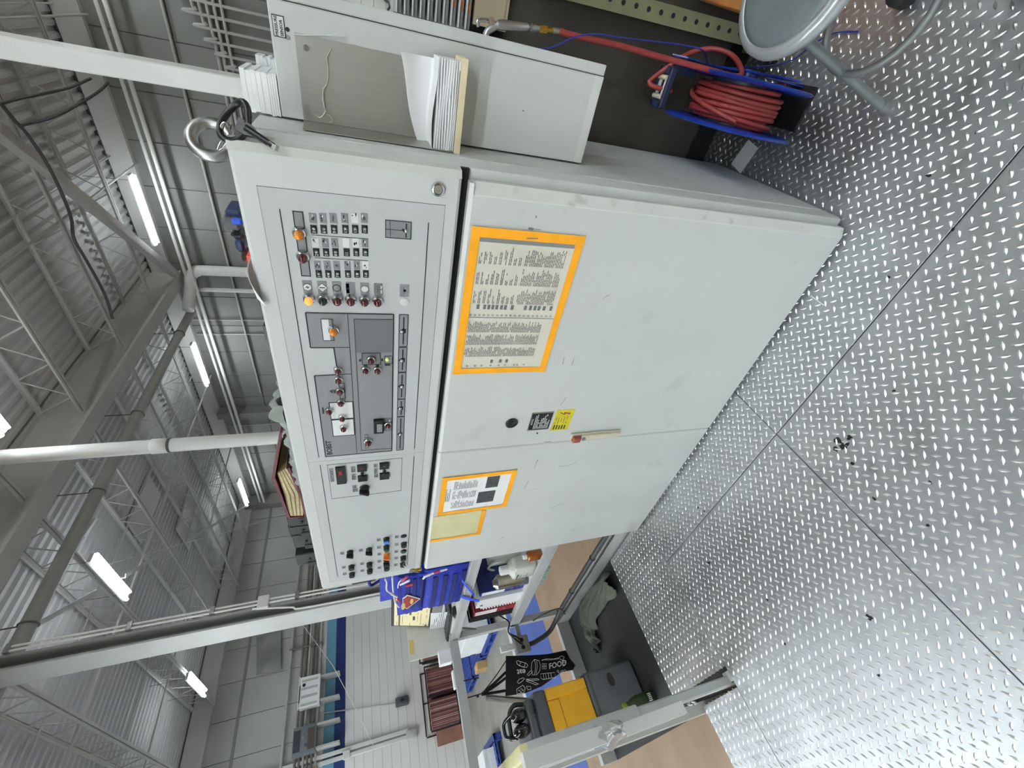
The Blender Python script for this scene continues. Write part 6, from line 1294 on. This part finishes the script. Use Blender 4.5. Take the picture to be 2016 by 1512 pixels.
def sheet(u, v): return onx((505 + 48 * v, 1255 + 75 * u - 12 * v), -12.9) + V(0.06 * math.sin(u * 8 + v * 3) * math.sin(PI * v), 0, 0)
o = MB().grid(sheet, 16, 12, (0.01, 0, 0)).build('plastic_sheet', wallu, None, 50, org=(-12.9, 4, 3.6)); tag(o, 'grey plastic sheet hanging on the upper left wall', 'sheet')
# rack of maroon boards
RXp = -12.45
def RP(q): return onx(zH(*q), RXp)
t0, t1, bt0 = RP((150, 460)), RP((260, 1500)), RP((745, 1400))
yA, yB_ = t0.y, t1.y; zb_ = RP((590, 450)).z; zt_ = t0.z
rk = thing('board_rack', 'black steel rack filled with upright maroon boards by the left wall', 'rack', (RXp - 0.3, (yA + yB_) / 2, ZF))
for y in (yA + 0.02, (yA + yB_) / 2 + 0.01, yB_ - 0.02):
    MB().box(RXp - 0.03, RXp + 0.01, y - 0.012, y + 0.012, ZF, zt_ + 0.03).box(RXp - 0.53, RXp - 0.50, y - 0.012, y + 0.012, ZF, zt_ + 0.10).build('upright', blackm, rk, 0)
for z in (zt_ + 0.02, zb_ - 0.03): MB().box(RXp - 0.03, RXp + 0.01, yB_, yA + 0.03, z, z + 0.025).box(RXp - 0.53, RXp - 0.50, yB_, yA + 0.03, z + (0.08 if z > 0.2 else 0), z + (0.105 if z > 0.2 else 0.025)).build('rail', blackm, rk, 0)
MB().box(RXp - 0.5, RXp, yB_, yA, zb_ - 0.035, zb_ - 0.03).build('floor_tray', blackm, rk, 0)
bm_ = [mat('maroon_board_%s' % n, c, 0.65, var=0.12, vs=12) for n, c in (('a', (134, 86, 80)), ('b', (116, 70, 68)), ('c', (160, 118, 110)), ('d', (86, 46, 46)), ('e', (184, 150, 142)))]
y = yA - 0.02; k = 0
while y > yB_ + 0.05:
    if abs(y - (yA + yB_) / 2) < 0.035: y -= 0.07; continue
    w_ = random.uniform(0.014, 0.028)
    o = MB().box(RXp - 0.50, RXp - 0.035 - random.uniform(0, 0.02), y - w_ * 0.9, y, zb_, zt_ - random.uniform(0.0, 0.025)).build('maroon_board', bm_[random.choice((0, 0, 0, 1, 1, 2, 2, 3, 4))], None, 0, org=(RXp - 0.2, y, zb_))
    tag(o, 'thin maroon board standing on edge in the black rack', 'board', 'maroon boards in the black rack'); y -= w_; k += 1
o = MB().box(RXp - 0.06, RXp - 0.03, yB_ - 0.32, yB_ - 0.03, zb_ - 0.02, zt_ - 0.08).build('end_panel', mat('salmon_panel', (150, 106, 92), 0.6, var=0.2, vs=6), None, 0, org=(RXp - 0.05, yB_ - 0.2, zb_ - 0.02)); tag(o, 'salmon brown panel at the end of the black rack', 'panel')
s = thing('board_rack', 'second black rack with a single dull board, partly behind the bench screen', 'rack', (RXp, yA + 0.3, ZF)); q0 = RP((60, 330))
MB().box(RXp - 0.03, RXp, yA + 0.12, yA + 0.15, ZF, zt_ + 0.14).box(RXp - 0.03, RXp, yA + 0.12, yA + 0.7, zt_ + 0.11, zt_ + 0.14).box(RXp - 0.03, RXp, yA + 0.09, yA + 0.11, zb_, zt_ + 0.08).build('frame', blackm, s, 0)
MB().box(RXp - 0.3, RXp - 0.05, yA + 0.16, yA + 0.6, zb_, zt_ + 0.03).build('board', bm_[2], s, 0)
# pallets with paper
pal_m = mat('blue_pallet_plastic', (48, 74, 156), 0.45, var=0.1, vs=6)
def pallet(x0, x1, y0, y1, lab, group='blue plastic pallets by the walkway'):
    s = thing('pallet', lab, 'pallet', ((x0 + x1) / 2, (y0 + y1) / 2, ZF), None)
    n = 9; w_ = (y1 - y0) / n
    for k in range(n): MB().box(x0, x1, y0 + k * w_ + 0.012, y0 + (k + 1) * w_ - 0.012, ZF + 0.125, ZF + 0.15).build('slat', pal_m, s, 0)
    for xx in (x0, (x0 + x1) / 2 - 0.06, x1 - 0.12):
        for yy in (y0, (y0 + y1) / 2 - 0.06, y1 - 0.12): MB().rbox(xx, xx + 0.12, yy, yy + 0.12, ZF, ZF + 0.125, 0.01, 1).build('block', pal_m, s, 30)
    for yy in (y0, (y0 + y1) / 2 - 0.06, y1 - 0.12): MB().box(x0, x1, yy, yy + 0.12, ZF, ZF + 0.02).build('runner', pal_m, s, 0)
    for yy in (y0, y1 - 0.03): MB().box(x0, x1, yy, yy + 0.03, ZF + 0.10, ZF + 0.15).build('deck_edge', pal_m, s, 0)
    for xx in (x0, x1 - 0.03): MB().box(xx, xx + 0.03, y0, y1, ZF + 0.10, ZF + 0.15).build('deck_edge', pal_m, s, 0)
    return s
pallet(-9.15, -7.95, 1.52, 2.52, 'blue plastic pallet nearest the walkway in the far row'); pallet(-10.42, -9.22, 1.52, 2.52, 'blue plastic pallet second in the far row, at the cardboard corner'); pallet(-11.70, -10.50, 1.52, 2.52, 'blue plastic pallet deepest in the far row')
def stack(x0, x1, y0, y1, z0, z1, lab, m=paper_white, n=6):
    s = thing('paper_stack', lab, 'paper', ((x0 + x1) / 2, (y0 + y1) / 2, z0)); h = (z1 - z0) / n
    for k in range(n):
        j = random.uniform(-0.012, 0.012); MB().box(x0 + j, x1 + j, y0 + random.uniform(0, 0.015), y1, z0 + k * h + 0.002, z0 + (k + 1) * h).build('ream', m, s, 0)
    return s
stack(-9.10, -8.0, 1.56, 2.45, ZF + 0.15, 0.20, 'tall white paper stack on the pallet nearest the walkway')
p, q = onx(zH(385, 420), -3.25), onx(zH(520, 150), -3.25)
o = MB().rbox(-3.30, -3.235, p.y, min(q.y, 0.09), 0.986, p.z, 0.003, 1).build('white_carton', paper_white, None, 30, org=(-3.27, p.y, 0.986)); tag(o, 'white carton standing on the guard rail at the bench corner', 'carton')
p, q = onx(zH(580, 510), -3.25), onx(zH(690, 790), -3.25)
o = MB().rbox(-3.29, -3.235, q.y, p.y, 0.986, p.z, 0.003, 1).build('white_carton', paper_white, None, 30, org=(-3.27, q.y, 0.986)); tag(o, 'flat white carton on the guard rail before the maroon boards', 'carton')
o = MB().m(0).rbox(-9.75, -9.42, 1.38, 1.52, ZF, ZF + 0.21, 0.004, 1).build('cardboard_corner', mat('brown_cardboard', (188, 156, 104), 0.8, var=0.1, vs=12), None, 20, org=(-9.6, 1.45, ZF)); tag(o, 'brown cardboard box at the foot of the far pallets', 'carton')
pallet(-10.66, -9.46, -0.66, 0.34, 'blue plastic pallet alone in front at the view edge')
stack(-10.55, -9.62, -0.60, 0.18, ZF + 0.15, ZF + 0.36, 'white paper stack on the front pallet at the view edge', n=5)
